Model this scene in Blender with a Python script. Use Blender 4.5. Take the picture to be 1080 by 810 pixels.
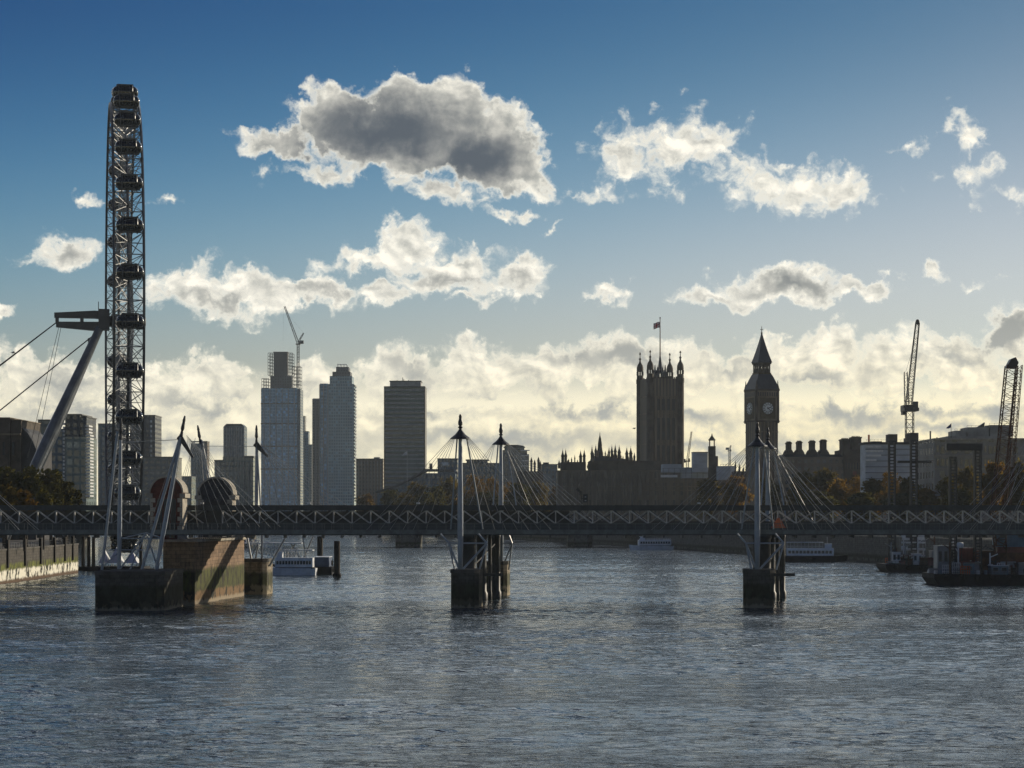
import bpy, bmesh, math, random
from mathutils import Vector, Matrix
R = math.radians
for o in list(bpy.data.objects): bpy.data.objects.remove(o)
sc = bpy.context.scene
COL = sc.collection
# ------------------------------------------------------------------ camera
F, HY, CAMZ = 2200.0, 543.0, 14.5          # focal length in photo pixels (1080 wide), horizon row, eye height over the water
cam = bpy.data.cameras.new('camera'); camo = bpy.data.objects.new('camera', cam); COL.objects.link(camo)
camo.location = (0, 0, CAMZ); camo.rotation_euler = (R(90), 0, 0)
cam.sensor_width = 36; cam.lens = F / 1080 * 36
cam.shift_y = (HY - 405) / 1080
cam.clip_start = 1; cam.clip_end = 30000
sc.camera = camo
# ------------------------------------------------------------------ light
SUN_AZ, SUN_EL = 50.0, 15.0                 # degrees to the right of the view, above the horizon
SKY_S = 0.10
sun = bpy.data.lights.new('sun', 'SUN'); suno = bpy.data.objects.new('sun', sun); COL.objects.link(suno)
sun.energy = 4.2; sun.angle = R(0.6); sun.color = (1.0, 0.87, 0.68)
sd = Vector((math.sin(R(SUN_AZ)) * math.cos(R(SUN_EL)), math.cos(R(SUN_AZ)) * math.cos(R(SUN_EL)), math.sin(R(SUN_EL))))
suno.rotation_euler = (-sd).to_track_quat('-Z', 'Y').to_euler()
suno.location = (300, 300, 300)
sc.view_settings.view_transform = 'Standard'; sc.view_settings.look = 'None'
sc.view_settings.exposure = 0.0; sc.view_settings.gamma = 1.0; sc.view_settings.use_curve_mapping = False
sc.render.engine = 'CYCLES'
sc.cycles.use_denoising = True; sc.cycles.denoising_prefilter = 'NONE'; sc.cycles.denoising_quality = 'HIGH'
sc.cycles.max_bounces = 6; sc.cycles.volume_bounces = 0; sc.cycles.transparent_max_bounces = 8
sc.cycles.sample_clamp_indirect = 6.0
sc.cycles.caustics_reflective = False; sc.cycles.caustics_refractive = False

class NB:
    """small node builder: sockets or numbers go in, a socket comes out"""
    def __init__(s, nt): s.nt = nt
    def node(s, t, **kw):
        n = s.nt.nodes.new(t)
        for k, v in kw.items(): setattr(n, k, v)
        return n
    def put(s, sock, v):
        if v is None: return
        if hasattr(v, 'is_linked') or hasattr(v, 'links'): s.nt.links.new(v, sock)
        else: sock.default_value = v
    def m(s, op, a, b=None, c=None, clamp=False):
        n = s.node('ShaderNodeMath', operation=op); n.use_clamp = clamp
        for i, v in enumerate((a, b, c)): s.put(n.inputs[i], v)
        return n.outputs[0]
    def vm(s, op, a, b=None, out=0):
        n = s.node('ShaderNodeVectorMath', operation=op)
        s.put(n.inputs[0], a)
        if b is not None: s.put(n.inputs[3] if op == 'SCALE' else n.inputs[1], b)
        return n.outputs['Value'] if op in ('LENGTH', 'DOT_PRODUCT', 'DISTANCE') else n.outputs[0]
    def sep(s, v):
        n = s.node('ShaderNodeSeparateXYZ'); s.put(n.inputs[0], v); return n.outputs
    def comb(s, x, y, z):
        n = s.node('ShaderNodeCombineXYZ')
        for i, v in enumerate((x, y, z)): s.put(n.inputs[i], v)
        return n.outputs[0]
    def noise(s, vec, scale, detail=4, rough=0.5, dist=0.0, dims='3D', lac=2.0):
        n = s.node('ShaderNodeTexNoise', noise_dimensions=dims)
        s.put(n.inputs['Vector'], vec); s.put(n.inputs['Scale'], scale); s.put(n.inputs['Detail'], detail)
        s.put(n.inputs['Roughness'], rough); s.put(n.inputs['Distortion'], dist); s.put(n.inputs['Lacunarity'], lac)
        return n.outputs
    def ss(s, v, a, b, c=0.0, d=1.0, kind='SMOOTHSTEP'):
        n = s.node('ShaderNodeMapRange', interpolation_type=kind); n.clamp = True
        for i, x in enumerate((v, a, b, c, d)): s.put(n.inputs[i], x)
        return n.outputs[0]
    def mix(s, f, a, b, kind='MIX'):
        n = s.node('ShaderNodeMix', data_type='RGBA', blend_type=kind)
        s.put(n.inputs[0], f)
        for sock, v in ((n.inputs[6], a), (n.inputs[7], b)):
            if isinstance(v, tuple) and len(v) == 3: v = v + (1.0,)
            s.put(sock, v)
        return n.outputs[2]

# ------------------------------------------------------------------ sky: Nishita with cumulus given by direction
world = bpy.data.worlds.new('World'); sc.world = world; world.use_nodes = True
nt = world.node_tree; nt.nodes.clear(); N = NB(nt)
sky = N.node('ShaderNodeTexSky', sky_type='NISHITA'); sky.sun_disc = False
sky.sun_elevation = R(SUN_EL); sky.sun_rotation = R(SUN_AZ); sky.altitude = 0
sky.air_density = 1.0; sky.dust_density = 0.6; sky.ozone_density = 2.0
tc = N.node('ShaderNodeTexCoord'); dirv = N.vm('NORMALIZE', tc.outputs['Generated'])
dx, dy, dz = N.sep(dirv)
az = N.m('ARCTAN2', dx, dy); el = N.m('ARCSINE', dz)
U = N.m('MULTIPLY', az, 22.0); V = N.m('MULTIPLY', el, 22.0)     # 1 unit = 1/22 rad (about 100 pixels of the photo)
P0 = N.comb(U, V, 0.0)
wn = N.noise(P0, 1.6, 2, 0.55, 0.0, '2D')
warp = N.vm('SCALE', N.vm('SUBTRACT', wn['Color'], (0.5, 0.5, 0.5)), 0.55)
wn2 = N.noise(P0, 7.0, 3, 0.6, 0.0, '2D')
warp2 = N.vm('SCALE', N.vm('SUBTRACT', wn2['Color'], (0.5, 0.5, 0.5)), 0.22)
P = N.vm('ADD', N.vm('ADD', P0, warp), warp2)
def blob_field(blobs, k=0.25):
    acc = None
    for (bx, by, rx, ry, amp) in blobs:
        a = math.atan((bx - 540) / F); e = math.atan((HY - by) / F * math.cos(a))
        d = N.vm('MULTIPLY', N.vm('SUBTRACT', P, (a * 22, e * 22, 0)), (100 / rx, 100 / ry, 0))
        q = N.m('MULTIPLY_ADD', N.vm('LENGTH', d), -amp, amp)
        acc = q if acc is None else N.m('SMOOTH_MAX', acc, q, k)
    return acc
CLOUDS = [  # photo column, row, half width, half height, strength
 (432,140,118,50,1.75),(350,124,60,42,1.4),(450,114,78,38,1.5),(522,156,66,54,1.7),(566,188,32,26,.9),(298,150,60,17,.8),(340,178,56,16,.55),(470,200,55,18,.6),(500,213,34,11,.45),
 (655,165,40,46,.62),(702,148,50,38,.6),(750,150,40,32,.55),(690,182,48,26,.55),(780,180,46,20,.36),(806,198,36,28,.6),(842,205,42,30,.5),(888,200,48,26,.58),(825,172,32,20,.42),(620,205,44,9,.34),
 (1030,182,42,22,.5),(1018,140,18,36,.36),(1052,202,28,12,.38),(965,148,22,10,.30),
 (66,265,46,22,.8),(200,302,48,32,.9),(262,310,62,28,.9),(335,304,62,22,.9),(395,312,42,18,.8),(430,258,48,28,.8),(395,275,60,14,.6),(485,275,62,26,.9),(548,290,42,24,.8),(495,314,28,9,.6),(452,294,62,18,.65),(515,296,44,20,.65),(300,296,60,16,.5),
 (637,307,34,17,.75),(820,303,78,25,1.0),(755,314,56,13,.7),(895,308,56,15,.8),(985,288,24,10,.6),(937,284,13,9,.5),(547,228,22,9,.5),(578,243,13,7,.45),(187,215,24,9,.4),(98,205,13,9,.5),(5,337,26,9,.55),(1040,298,10,7,.3),
 (60,408,90,42,1.1),(160,410,60,40,1.0),(225,405,60,30,1.0),(330,405,70,26,.9),(420,402,60,34,1.0),(500,392,70,34,1.0),(570,392,60,36,1.0),(640,380,70,32,1.1),(700,395,80,40,1.0),(775,395,60,30,1.0),(860,378,70,36,1.1),(930,384,60,36,1.0),(1010,384,60,40,1.1),(1075,358,46,30,1.2),(1150,350,90,60,1.1),(-60,400,90,60,1.0)]
DARKS = [
 (405,136,150,58,1.1),(500,165,100,50,1.1),(325,150,85,24,.7),
 (835,302,62,13,.9),(750,316,30,6,.4),(470,288,60,10,.6),(545,292,26,10,.45),(225,312,60,8,.6),(350,306,60,8,.5),(70,266,26,8,.4),(690,170,22,10,.35),(650,170,14,14,.3),(885,202,16,8,.3),(740,152,14,8,.3),
 (70,402,55,16,0.91),(85,436,99,16,1.17),(215,424,77,13,0.91),(330,425,66,11,0.78),(430,394,44,16,0.78),(455,432,66,13,0.91),(600,375,49,18,1.04),(655,378,66,16,1.17),(560,420,88,14,1.04),(640,428,99,17,1.30),(770,384,44,11,0.65),(860,396,77,10,0.78),(880,428,77,25,1.30),(960,426,99,20,1.30),(1000,378,55,10,0.65),(1058,354,48,20,1.56),(1060,425,66,18,1.04),(740,440,66,13,0.91),
 (200,474,300,13,.8),(520,466,190,15,.9),(760,476,190,12,.8),(1000,455,170,10,.7)]
cov = blob_field(CLOUDS)
# an unbroken bank low over the horizon, and added cumulus over the unseen sky
low = N.m('SUBTRACT', N.ss(V, 1.55, 0.95, -0.9, 0.80, 'LINEAR'), N.ss(dy, 0.35, -0.1, 0.0, 0.9))
cov = N.m('SMOOTH_MAX', cov, low, 0.2)
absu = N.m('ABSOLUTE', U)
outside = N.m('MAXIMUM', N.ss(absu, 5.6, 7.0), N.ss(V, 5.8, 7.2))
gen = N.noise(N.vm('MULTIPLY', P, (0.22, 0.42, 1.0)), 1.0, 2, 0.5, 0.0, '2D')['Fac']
front = N.m('MULTIPLY', N.m('MULTIPLY', N.ss(dy, 0.2, 0.8), N.ss(V, 13.0, 9.0)), N.ss(U, -7.0, 3.0, 0.35, 1.0))         # unseen bright clouds added above the view to brighten the water, most sunward
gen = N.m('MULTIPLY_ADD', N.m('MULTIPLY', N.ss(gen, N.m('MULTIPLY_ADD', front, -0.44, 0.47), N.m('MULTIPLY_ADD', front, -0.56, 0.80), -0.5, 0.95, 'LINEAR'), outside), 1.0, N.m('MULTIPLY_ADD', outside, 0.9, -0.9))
gen = N.m('SUBTRACT', gen, N.ss(dy, 0.55, 0.0, 0.0, 1.2))            # unseen sky kept clear behind the camera, dimming the near faces
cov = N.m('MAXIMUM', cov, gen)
fb = N.noise(N.vm('MULTIPLY', P0, (1.0, 1.2, 1.0)), 2.3, 8, 0.58, 0.25, '2D')['Fac']
fine = N.noise(P, 9.0, 6, 0.62, 0.0, '2D')['Fac']
vor = N.node('ShaderNodeTexVoronoi', feature='F1', voronoi_dimensions='2D'); N.put(vor.inputs['Vector'], P); vor.inputs['Scale'].default_value = 3.6
vor.inputs['Detail'].default_value = 2.0; vor.inputs['Roughness'].default_value = 0.5
puff = vor.outputs['Distance']
tex = N.m('ADD', N.m('MULTIPLY', N.m('SUBTRACT', fb, 0.5), 1.5), N.m('ADD', N.m('MULTIPLY', N.m('SUBTRACT', fine, 0.5), 0.5), N.m('MULTIPLY', N.m('SUBTRACT', 0.40, puff), 0.45)))
dens = N.m('ADD', N.m('MULTIPLY', cov, 1.6), N.m('ADD', tex, 0.0))
alpha = N.m('POWER', N.ss(dens, -0.16, 0.58), 1.25)
alpha = N.m('MAXIMUM', alpha, N.ss(V, 1.60, 1.12, 0.0, 0.93))            # the low bank closes up towards the horizon
dark = N.m('ADD', N.m('MULTIPLY', blob_field(DARKS, 0.4), 1.5), N.m('MULTIPLY', tex, 0.22))
core = N.m('MULTIPLY', N.ss(dark, -0.45, 1.45), N.ss(dens, 0.10, 0.80))
# billow relief: density here against density a little way towards the sun
PR = N.vm('MULTIPLY', N.vm('ADD', P0, N.vm('SCALE', warp, 0.35)), (1.0, 1.35, 1.0))
fa = N.noise(PR, 2.7, 6, 0.52, 0.0, '2D')['Fac']
fs = N.noise(N.vm('ADD', PR, (0.06, 0.07, 0.0)), 2.7, 6, 0.52, 0.0, '2D')['Fac']
relief = N.m('ADD', N.m('MULTIPLY', N.m('SUBTRACT', fa, fs), N.ss(V, 0.4, 1.8, 1.3, 3.2)), N.m('MULTIPLY_ADD', tex, 0.22, N.ss(V, 0.3, 1.6, 0.72, 0.60)))
rim = N.ss(dens, 0.95, 0.20)                                       # thin edges let the sun through
relief = N.m('MAXIMUM', N.ss(relief, 0.0, 1.0, 0, 1, 'LINEAR'), N.m('MULTIPLY', rim, 0.85))
band = N.ss(V, 0.2, 2.4)                                           # cream near the horizon, whiter above
bright = N.mix(band, N.mix(N.ss(U, -3.0, 4.5), (11.2, 10.1, 6.9), (12.4, 10.6, 5.9)), (11.2, 10.7, 9.3))
bright = N.mix(N.ss(V, 5.3, 6.5), bright, (14.5, 16.0, 17.0))  # unseen clouds above the view lifted for a silvery reflection
mid = N.mix(band, N.mix(N.ss(U, -3.0, 4.5), (7.0, 6.5, 5.0), (8.2, 7.2, 4.8)), (5.4, 5.4, 4.9))
grey = N.mix(N.ss(V, 1.4, 3.4), (4.2, 4.25, 3.9), (0.95, 1.15, 1.4))
mid = N.mix(N.ss(V, 5.3, 6.5), mid, (11.0, 12.4, 13.4))  # their middle tone lifted too, for the water
ccol = N.mix(relief, mid, bright)
ccol = N.mix(core, ccol, grey)
r_, g_, b_ = N.sep(N.vm('SCALE', sky.outputs[0], 0.1))
def grade(c, k, p, top):                                          # contrast of the clear sky: deep overhead, soft towards the horizon
    t = N.m('MULTIPLY', N.m('POWER', c, p), k)
    return N.m('MULTIPLY', N.m('DIVIDE', t, N.m('MULTIPLY_ADD', t, 1.0 / top, 1.0)), 10.0)
skyc = N.comb(grade(r_, 31.0, 4.3, 0.62), grade(g_, 6.5, 3.2, 0.74), grade(b_, 2.75, 2.1, 0.95))
hi = N.ss(V, 2.2, 5.6)
skyc = N.vm('MULTIPLY', skyc, N.mix(hi, (1.06, 1.08, 1.10), (0.50, 0.62, 0.68)))
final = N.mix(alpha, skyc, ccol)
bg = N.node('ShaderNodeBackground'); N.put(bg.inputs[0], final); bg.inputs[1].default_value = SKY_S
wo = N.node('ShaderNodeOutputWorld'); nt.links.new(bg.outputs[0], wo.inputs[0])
world.cycles.sampling_method = 'MANUAL'; world.cycles.sample_map_resolution = 512

# ------------------------------------------------------------------ materials
def mat(name, col, rough=0.7, metal=0.0, var=0.25, scale=0.6, col2=None, bump=0.0, detail=5, stretch=(1, 1, 1)):
    """principled surface whose colour wanders between two tones"""
    m = bpy.data.materials.new(name); m.use_nodes = True; nt = m.node_tree; b = nt.nodes['Principled BSDF']; n = NB(nt)
    co = n.node('ShaderNodeTexCoord').outputs['Object']
    v = n.vm('MULTIPLY', co, stretch)
    f = n.noise(v, scale, detail, 0.6)['Fac']
    lo = tuple(c * (1 - var) for c in col); hi = col2 or tuple(min(1, c * (1 + var)) for c in col)
    n.put(b.inputs['Base Color'], n.mix(n.ss(f, 0.3, 0.7), lo, hi))
    b.inputs['Roughness'].default_value = rough; b.inputs['Metallic'].default_value = metal
    b.inputs['Specular IOR Level'].default_value = 0.5 if rough < .6 else 0.15
    if bump:
        bp = n.node('ShaderNodeBump'); bp.inputs['Strength'].default_value = bump; n.put(bp.inputs['Height'], f); n.put(b.inputs['Normal'], bp.outputs[0])
    return m
def facade(name, wall, glass, sx, sz, fx=0.6, fz=0.55, rough=0.6, grough=0.15, lit=0.25, hband=False):
    """window grid cut by position: sx by sz metres per bay, fx and fz the glazed share"""
    m = bpy.data.materials.new(name); m.use_nodes = True; nt = m.node_tree; b = nt.nodes['Principled BSDF']; n = NB(nt)
    x, y, z = n.sep(n.node('ShaderNodeTexCoord').outputs['Object'])
    h = n.m('DIVIDE', n.m('ADD', x, n.m('MULTIPLY', y, 0.83)), sx); v = n.m('DIVIDE', z, sz)
    hf = n.m('FRACT', h); vf = n.m('FRACT', v)
    a = n.m('LESS_THAN', hf, fx) if not hband else 1.0
    msk = n.m('MULTIPLY', a, n.m('LESS_THAN', vf, fz))
    wn = n.node('ShaderNodeTexWhiteNoise', noise_dimensions='2D'); n.put(wn.inputs['Vector'], n.comb(n.m('FLOOR', h), n.m('FLOOR', v), 0))
    g2 = tuple(min(1, c * 2.4 + 0.03) for c in glass)
    gl = n.mix(n.ss(wn.outputs['Value'], 1 - lit, 1.0), glass, g2)
    dirt = n.noise(n.comb(x, y, n.m('MULTIPLY', z, 0.25)), 0.12, 4, 0.6)['Fac']
    w = n.mix(n.ss(dirt, 0.3, 0.7), tuple(c * 0.78 for c in wall), tuple(min(1, c * 1.15) for c in wall))
    n.put(b.inputs['Base Color'], n.mix(msk, w, gl))
    n.put(b.inputs['Roughness'], n.ss(msk, 0, 1, rough, grough, 'LINEAR')); n.put(b.inputs['Specular IOR Level'], n.ss(msk, 0, 1, .1, .5, 'LINEAR'))
    return m
def wet_wall(name, top, mossc, crust, foot, z0, z1, z2, brick=None):
    """river masonry: bare stone above the tide, algae below it, pale crust and a brown or sunlit-pale foot at the water"""
    m = bpy.data.materials.new(name); m.use_nodes = True; nt = m.node_tree; b = nt.nodes['Principled BSDF']; n = NB(nt)
    co = n.node('ShaderNodeTexCoord').outputs['Object']; x, y, z = n.sep(co)
    nz = n.noise(co, 0.9, 6, 0.65)['Fac']; drip = n.noise(n.vm('MULTIPLY', co, (1.6, 1.6, 0.22)), 1.0, 5, 0.65)['Fac']
    zz = n.m('ADD', z, n.m('MULTIPLY', n.m('SUBTRACT', drip, 0.5), 2.0))
    br = n.node('ShaderNodeTexBrick'); n.put(br.inputs['Vector'], n.comb(n.m('ADD', x, y), z, 0)); br.inputs['Scale'].default_value = 1.0
    br.inputs['Brick Width'].default_value = 1.5; br.inputs['Row Height'].default_value = 0.62; br.inputs['Mortar Size'].default_value = 0.035
    for i, k in (('Color1', 1.0), ('Color2', 0.72), ('Mortar', 0.4)): br.inputs[i].default_value = tuple(c * k for c in top) + (1,)
    c = n.mix(n.ss(nz, 0.35, 0.65), br.outputs[0], n.mix(1.0, br.outputs[0], (0.62, 0.6, 0.56), 'MULTIPLY'))
    stain = n.ss(n.noise(n.vm('MULTIPLY', co, (1.0, 1.0, 0.5)), 0.8, 6, 0.7)['Fac'], 0.40, 0.62)
    c = n.mix(n.ss(zz, z2 + 0.5, z2 - 0.3), c, n.mix(stain, mossc, (0.024, 0.022, 0.012)))
    c = n.mix(n.m('MULTIPLY', n.ss(drip, 0.52, 0.70), 0.6), c, (0.03, 0.027, 0.02))
    patch = n.ss(n.noise(n.vm('MULTIPLY', co, (1.0, 1.0, 0.6)), 0.55, 6, 0.7)['Fac'], 0.44, 0.50)
    c = n.mix(n.ss(zz, z1 + 0.3, z1 - 0.2), c, n.mix(patch, (0.02, 0.022, 0.015), crust))
    c = n.mix(n.ss(zz, z0 + 0.25, z0 - 0.2), c, foot)
    n.put(b.inputs['Base Color'], c); b.inputs['Roughness'].default_value = 0.8; b.inputs['Specular IOR Level'].default_value = 0.15
    bp = n.node('ShaderNodeBump'); bp.inputs['Strength'].default_value = 0.5; n.put(bp.inputs['Height'], nz); n.put(b.inputs['Normal'], bp.outputs[0])
    return m
def leafmat(name, a, b_, c):
    m = bpy.data.materials.new(name); m.use_nodes = True; nt = m.node_tree; nt.nodes.clear(); n = NB(nt)
    co = n.node('ShaderNodeTexCoord').outputs['Object']; oi = n.node('ShaderNodeObjectInfo').outputs['Random']
    v = n.vm('ADD', co, n.comb(n.m('MULTIPLY', oi, 50), 0, 0))
    f = n.noise(v, 0.30, 4, 0.7)['Fac']; g = n.noise(v, 1.7, 2, 0.6)['Fac']
    col = n.mix(n.ss(f, 0.36, 0.62), a, b_); col = n.mix(n.ss(g, 0.55, 0.75), col, c)
    d = n.node('ShaderNodeBsdfDiffuse'); t = n.node('ShaderNodeBsdfTranslucent'); n.put(d.inputs[0], col)
    n.put(t.inputs[0], n.mix(1.0, col, (1.25, 1.1, 0.7), 'MULTIPLY'))
    mx = n.node('ShaderNodeMixShader'); mx.inputs[0].default_value = 0.62
    nt.links.new(d.outputs[0], mx.inputs[1]); nt.links.new(t.outputs[0], mx.inputs[2])
    nt.links.new(mx.outputs[0], n.node('ShaderNodeOutputMaterial').inputs[0]); return m
M = dict(
 steel=mat('grey_green_steel', (.030, .037, .040), .5, .0, .35, .9),
 bsteel=mat('sunlit_brace_steel', (.42, .42, .40), .42, .0, .3, 1.2),  # braces that catch the sun, its light put into the tone
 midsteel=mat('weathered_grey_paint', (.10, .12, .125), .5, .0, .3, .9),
 cbrace=mat('shaded_brace_steel', (.27, .28, .27), .5, .0, .3, 1.2),  # same steel painted darker for the diagonals out of the sun
 dsteel=mat('dark_steel', (.03, .034, .036), .5, 0, .4, .8),
 black=mat('black_paint', (.014, .015, .017), .45, 0, .4, 1.0),
 mast=mat('white_mast_paint', (.27, .32, .37), .38, 0, .12, .5),
 cable=mat('steel_cable', (.32, .32, .31), .35, .3, .1, .5),
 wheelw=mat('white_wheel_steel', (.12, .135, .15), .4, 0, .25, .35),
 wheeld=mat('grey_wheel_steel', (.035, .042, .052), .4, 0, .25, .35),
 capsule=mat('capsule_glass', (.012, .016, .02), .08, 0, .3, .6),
 concrete=mat('stained_concrete', (.09, .085, .075), .8, 0, .45, .35, bump=.3, stretch=(1, 1, .4)),
 conc2=mat('pale_concrete', (.30, .29, .26), .8, 0, .3, .3),
 redbrick=mat('red_brick', (.12, .042, .03), .8, 0, .35, 1.6),
 stone=mat('pale_stone', (.36, .33, .27), .8, 0, .3, .8),
 slate=mat('slate', (.055, .055, .06), .6, 0, .35, 1.2),
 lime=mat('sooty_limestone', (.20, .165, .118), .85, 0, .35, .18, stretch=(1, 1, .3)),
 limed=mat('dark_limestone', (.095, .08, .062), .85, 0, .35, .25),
 iron=mat('cast_iron_roof', (.045, .046, .05), .55, 0, .3, .4),
 dial=mat('opal_dial', (.62, .68, .69), .4, 0, .1, .5),
 gold=mat('dull_gilding', (.10, .08, .045), .6, .2, .3, 1.0),
 hullw=mat('white_hull', (.74, .76, .77), .4, 0, .15, .6),
 hullb=mat('blue_hull', (.03, .06, .13), .4, 0, .25, .6),
 hulld=mat('dark_hull', (.016, .016, .018), .8, 0, .5, .4),
 bglass=mat('boat_window', (.02, .028, .035), .1, 0, .3, .5),
 red=mat('red_paint', (.15, .032, .02), .5, 0, .4, .5),
 rust=mat('rusty_steel', (.10, .045, .022), .8, 0, .5, .7),
 orange=mat('orange_paint', (.65, .13, .02), .5, 0, .2, .5),
 whitep=mat('white_paint', (.62, .63, .62), .5, 0, .15, .5),
 bluep=mat('blue_grey_paint', (.10, .17, .22), .5, 0, .25, .5),
 greyp=mat('grey_paint', (.26, .27, .27), .55, 0, .25, .5),
 rubber=mat('tyre_rubber', (.015, .015, .015), .8, 0, .3, 1),
 timber=mat('wet_timber', (.03, .026, .02), .7, 0, .5, 1.2, stretch=(1, 1, .15)),
 bark=mat('bark', (.06, .05, .04), .9, 0, .35, 1.5),
 canvas=mat('white_canvas', (.7, .71, .7), .8, 0, .08, .4),
 roofd=mat('dark_roof', (.05, .05, .052), .7, 0, .3, .2),
 scaf=mat('scaffold_tube', (.10, .10, .10), .5, .3, .2, .5),
 sheet=mat('scaffold_sheeting', (.42, .46, .50), .6, 0, .16, .25, stretch=(.5, .5, 1.5)),
 soil=mat('bank_paving', (.14, .135, .12), .9, 0, .3, .1),
 flagr=mat('flag_red', (.42, .03, .035), .8, 0, .1, 2), flagw=mat('flag_white', (.7, .68, .66), .8, 0, .05, 2), flagb=mat('flag_blue', (.015, .025, .14), .8, 0, .1, 2),
 f_millbank=facade('banded_glass_wall', (.13, .17, .15), (.02, .035, .032), 1.6, 3.35, .9, .60, lit=.12),
 f_glassblue=facade('blue_curtain_wall', (.15, .31, .45), (.05, .16, .29), 3.1, 3.6, .82, .74, .35, .12, .35),
 f_glassgrey=facade('grey_curtain_wall', (.19, .30, .36), (.05, .12, .17), 2.6, 3.4, .7, .66, .45, .15, .3),
 f_pale=facade('pale_flat_wall', (.22, .225, .205), (.05, .06, .065), 3.4, 3.1, .55, .5, lit=.2),
 f_brown=facade('brown_flat_wall', (.20, .165, .125), (.05, .052, .05), 2.7, 3.0, .5, .5, lit=.25),
 f_slate=facade('blue_grey_office_wall', (.11, .155, .185), (.035, .055, .075), 2.8, 3.4, .62, .6, lit=.2),
 f_dark=facade('dark_tower_wall', (.07, .08, .09), (.025, .03, .036), 2.9, 3.2, .5, .55, lit=.12),
 f_green=facade('green_glass_wall', (.15, .195, .19), (.05, .08, .085), 3.0, 3.6, .75, .7, .4, .15, .25),
 f_gothic=facade('gothic_stone_wall', (.19, .162, .122), (.05, .046, .038), 4.4, 9.0, .42, .72, .85, .3, .1),
 f_shaft=facade('ribbed_stone_wall', (.21, .175, .125), (.075, .062, .046), 1.9, 60, .45, .95, .85, .6, 0),
 f_min=facade('ministry_wall', (.27, .255, .225), (.05, .052, .05), 4.2, 4.1, .4, .55, .8, .2, .15),
)
M['river'] = None
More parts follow.
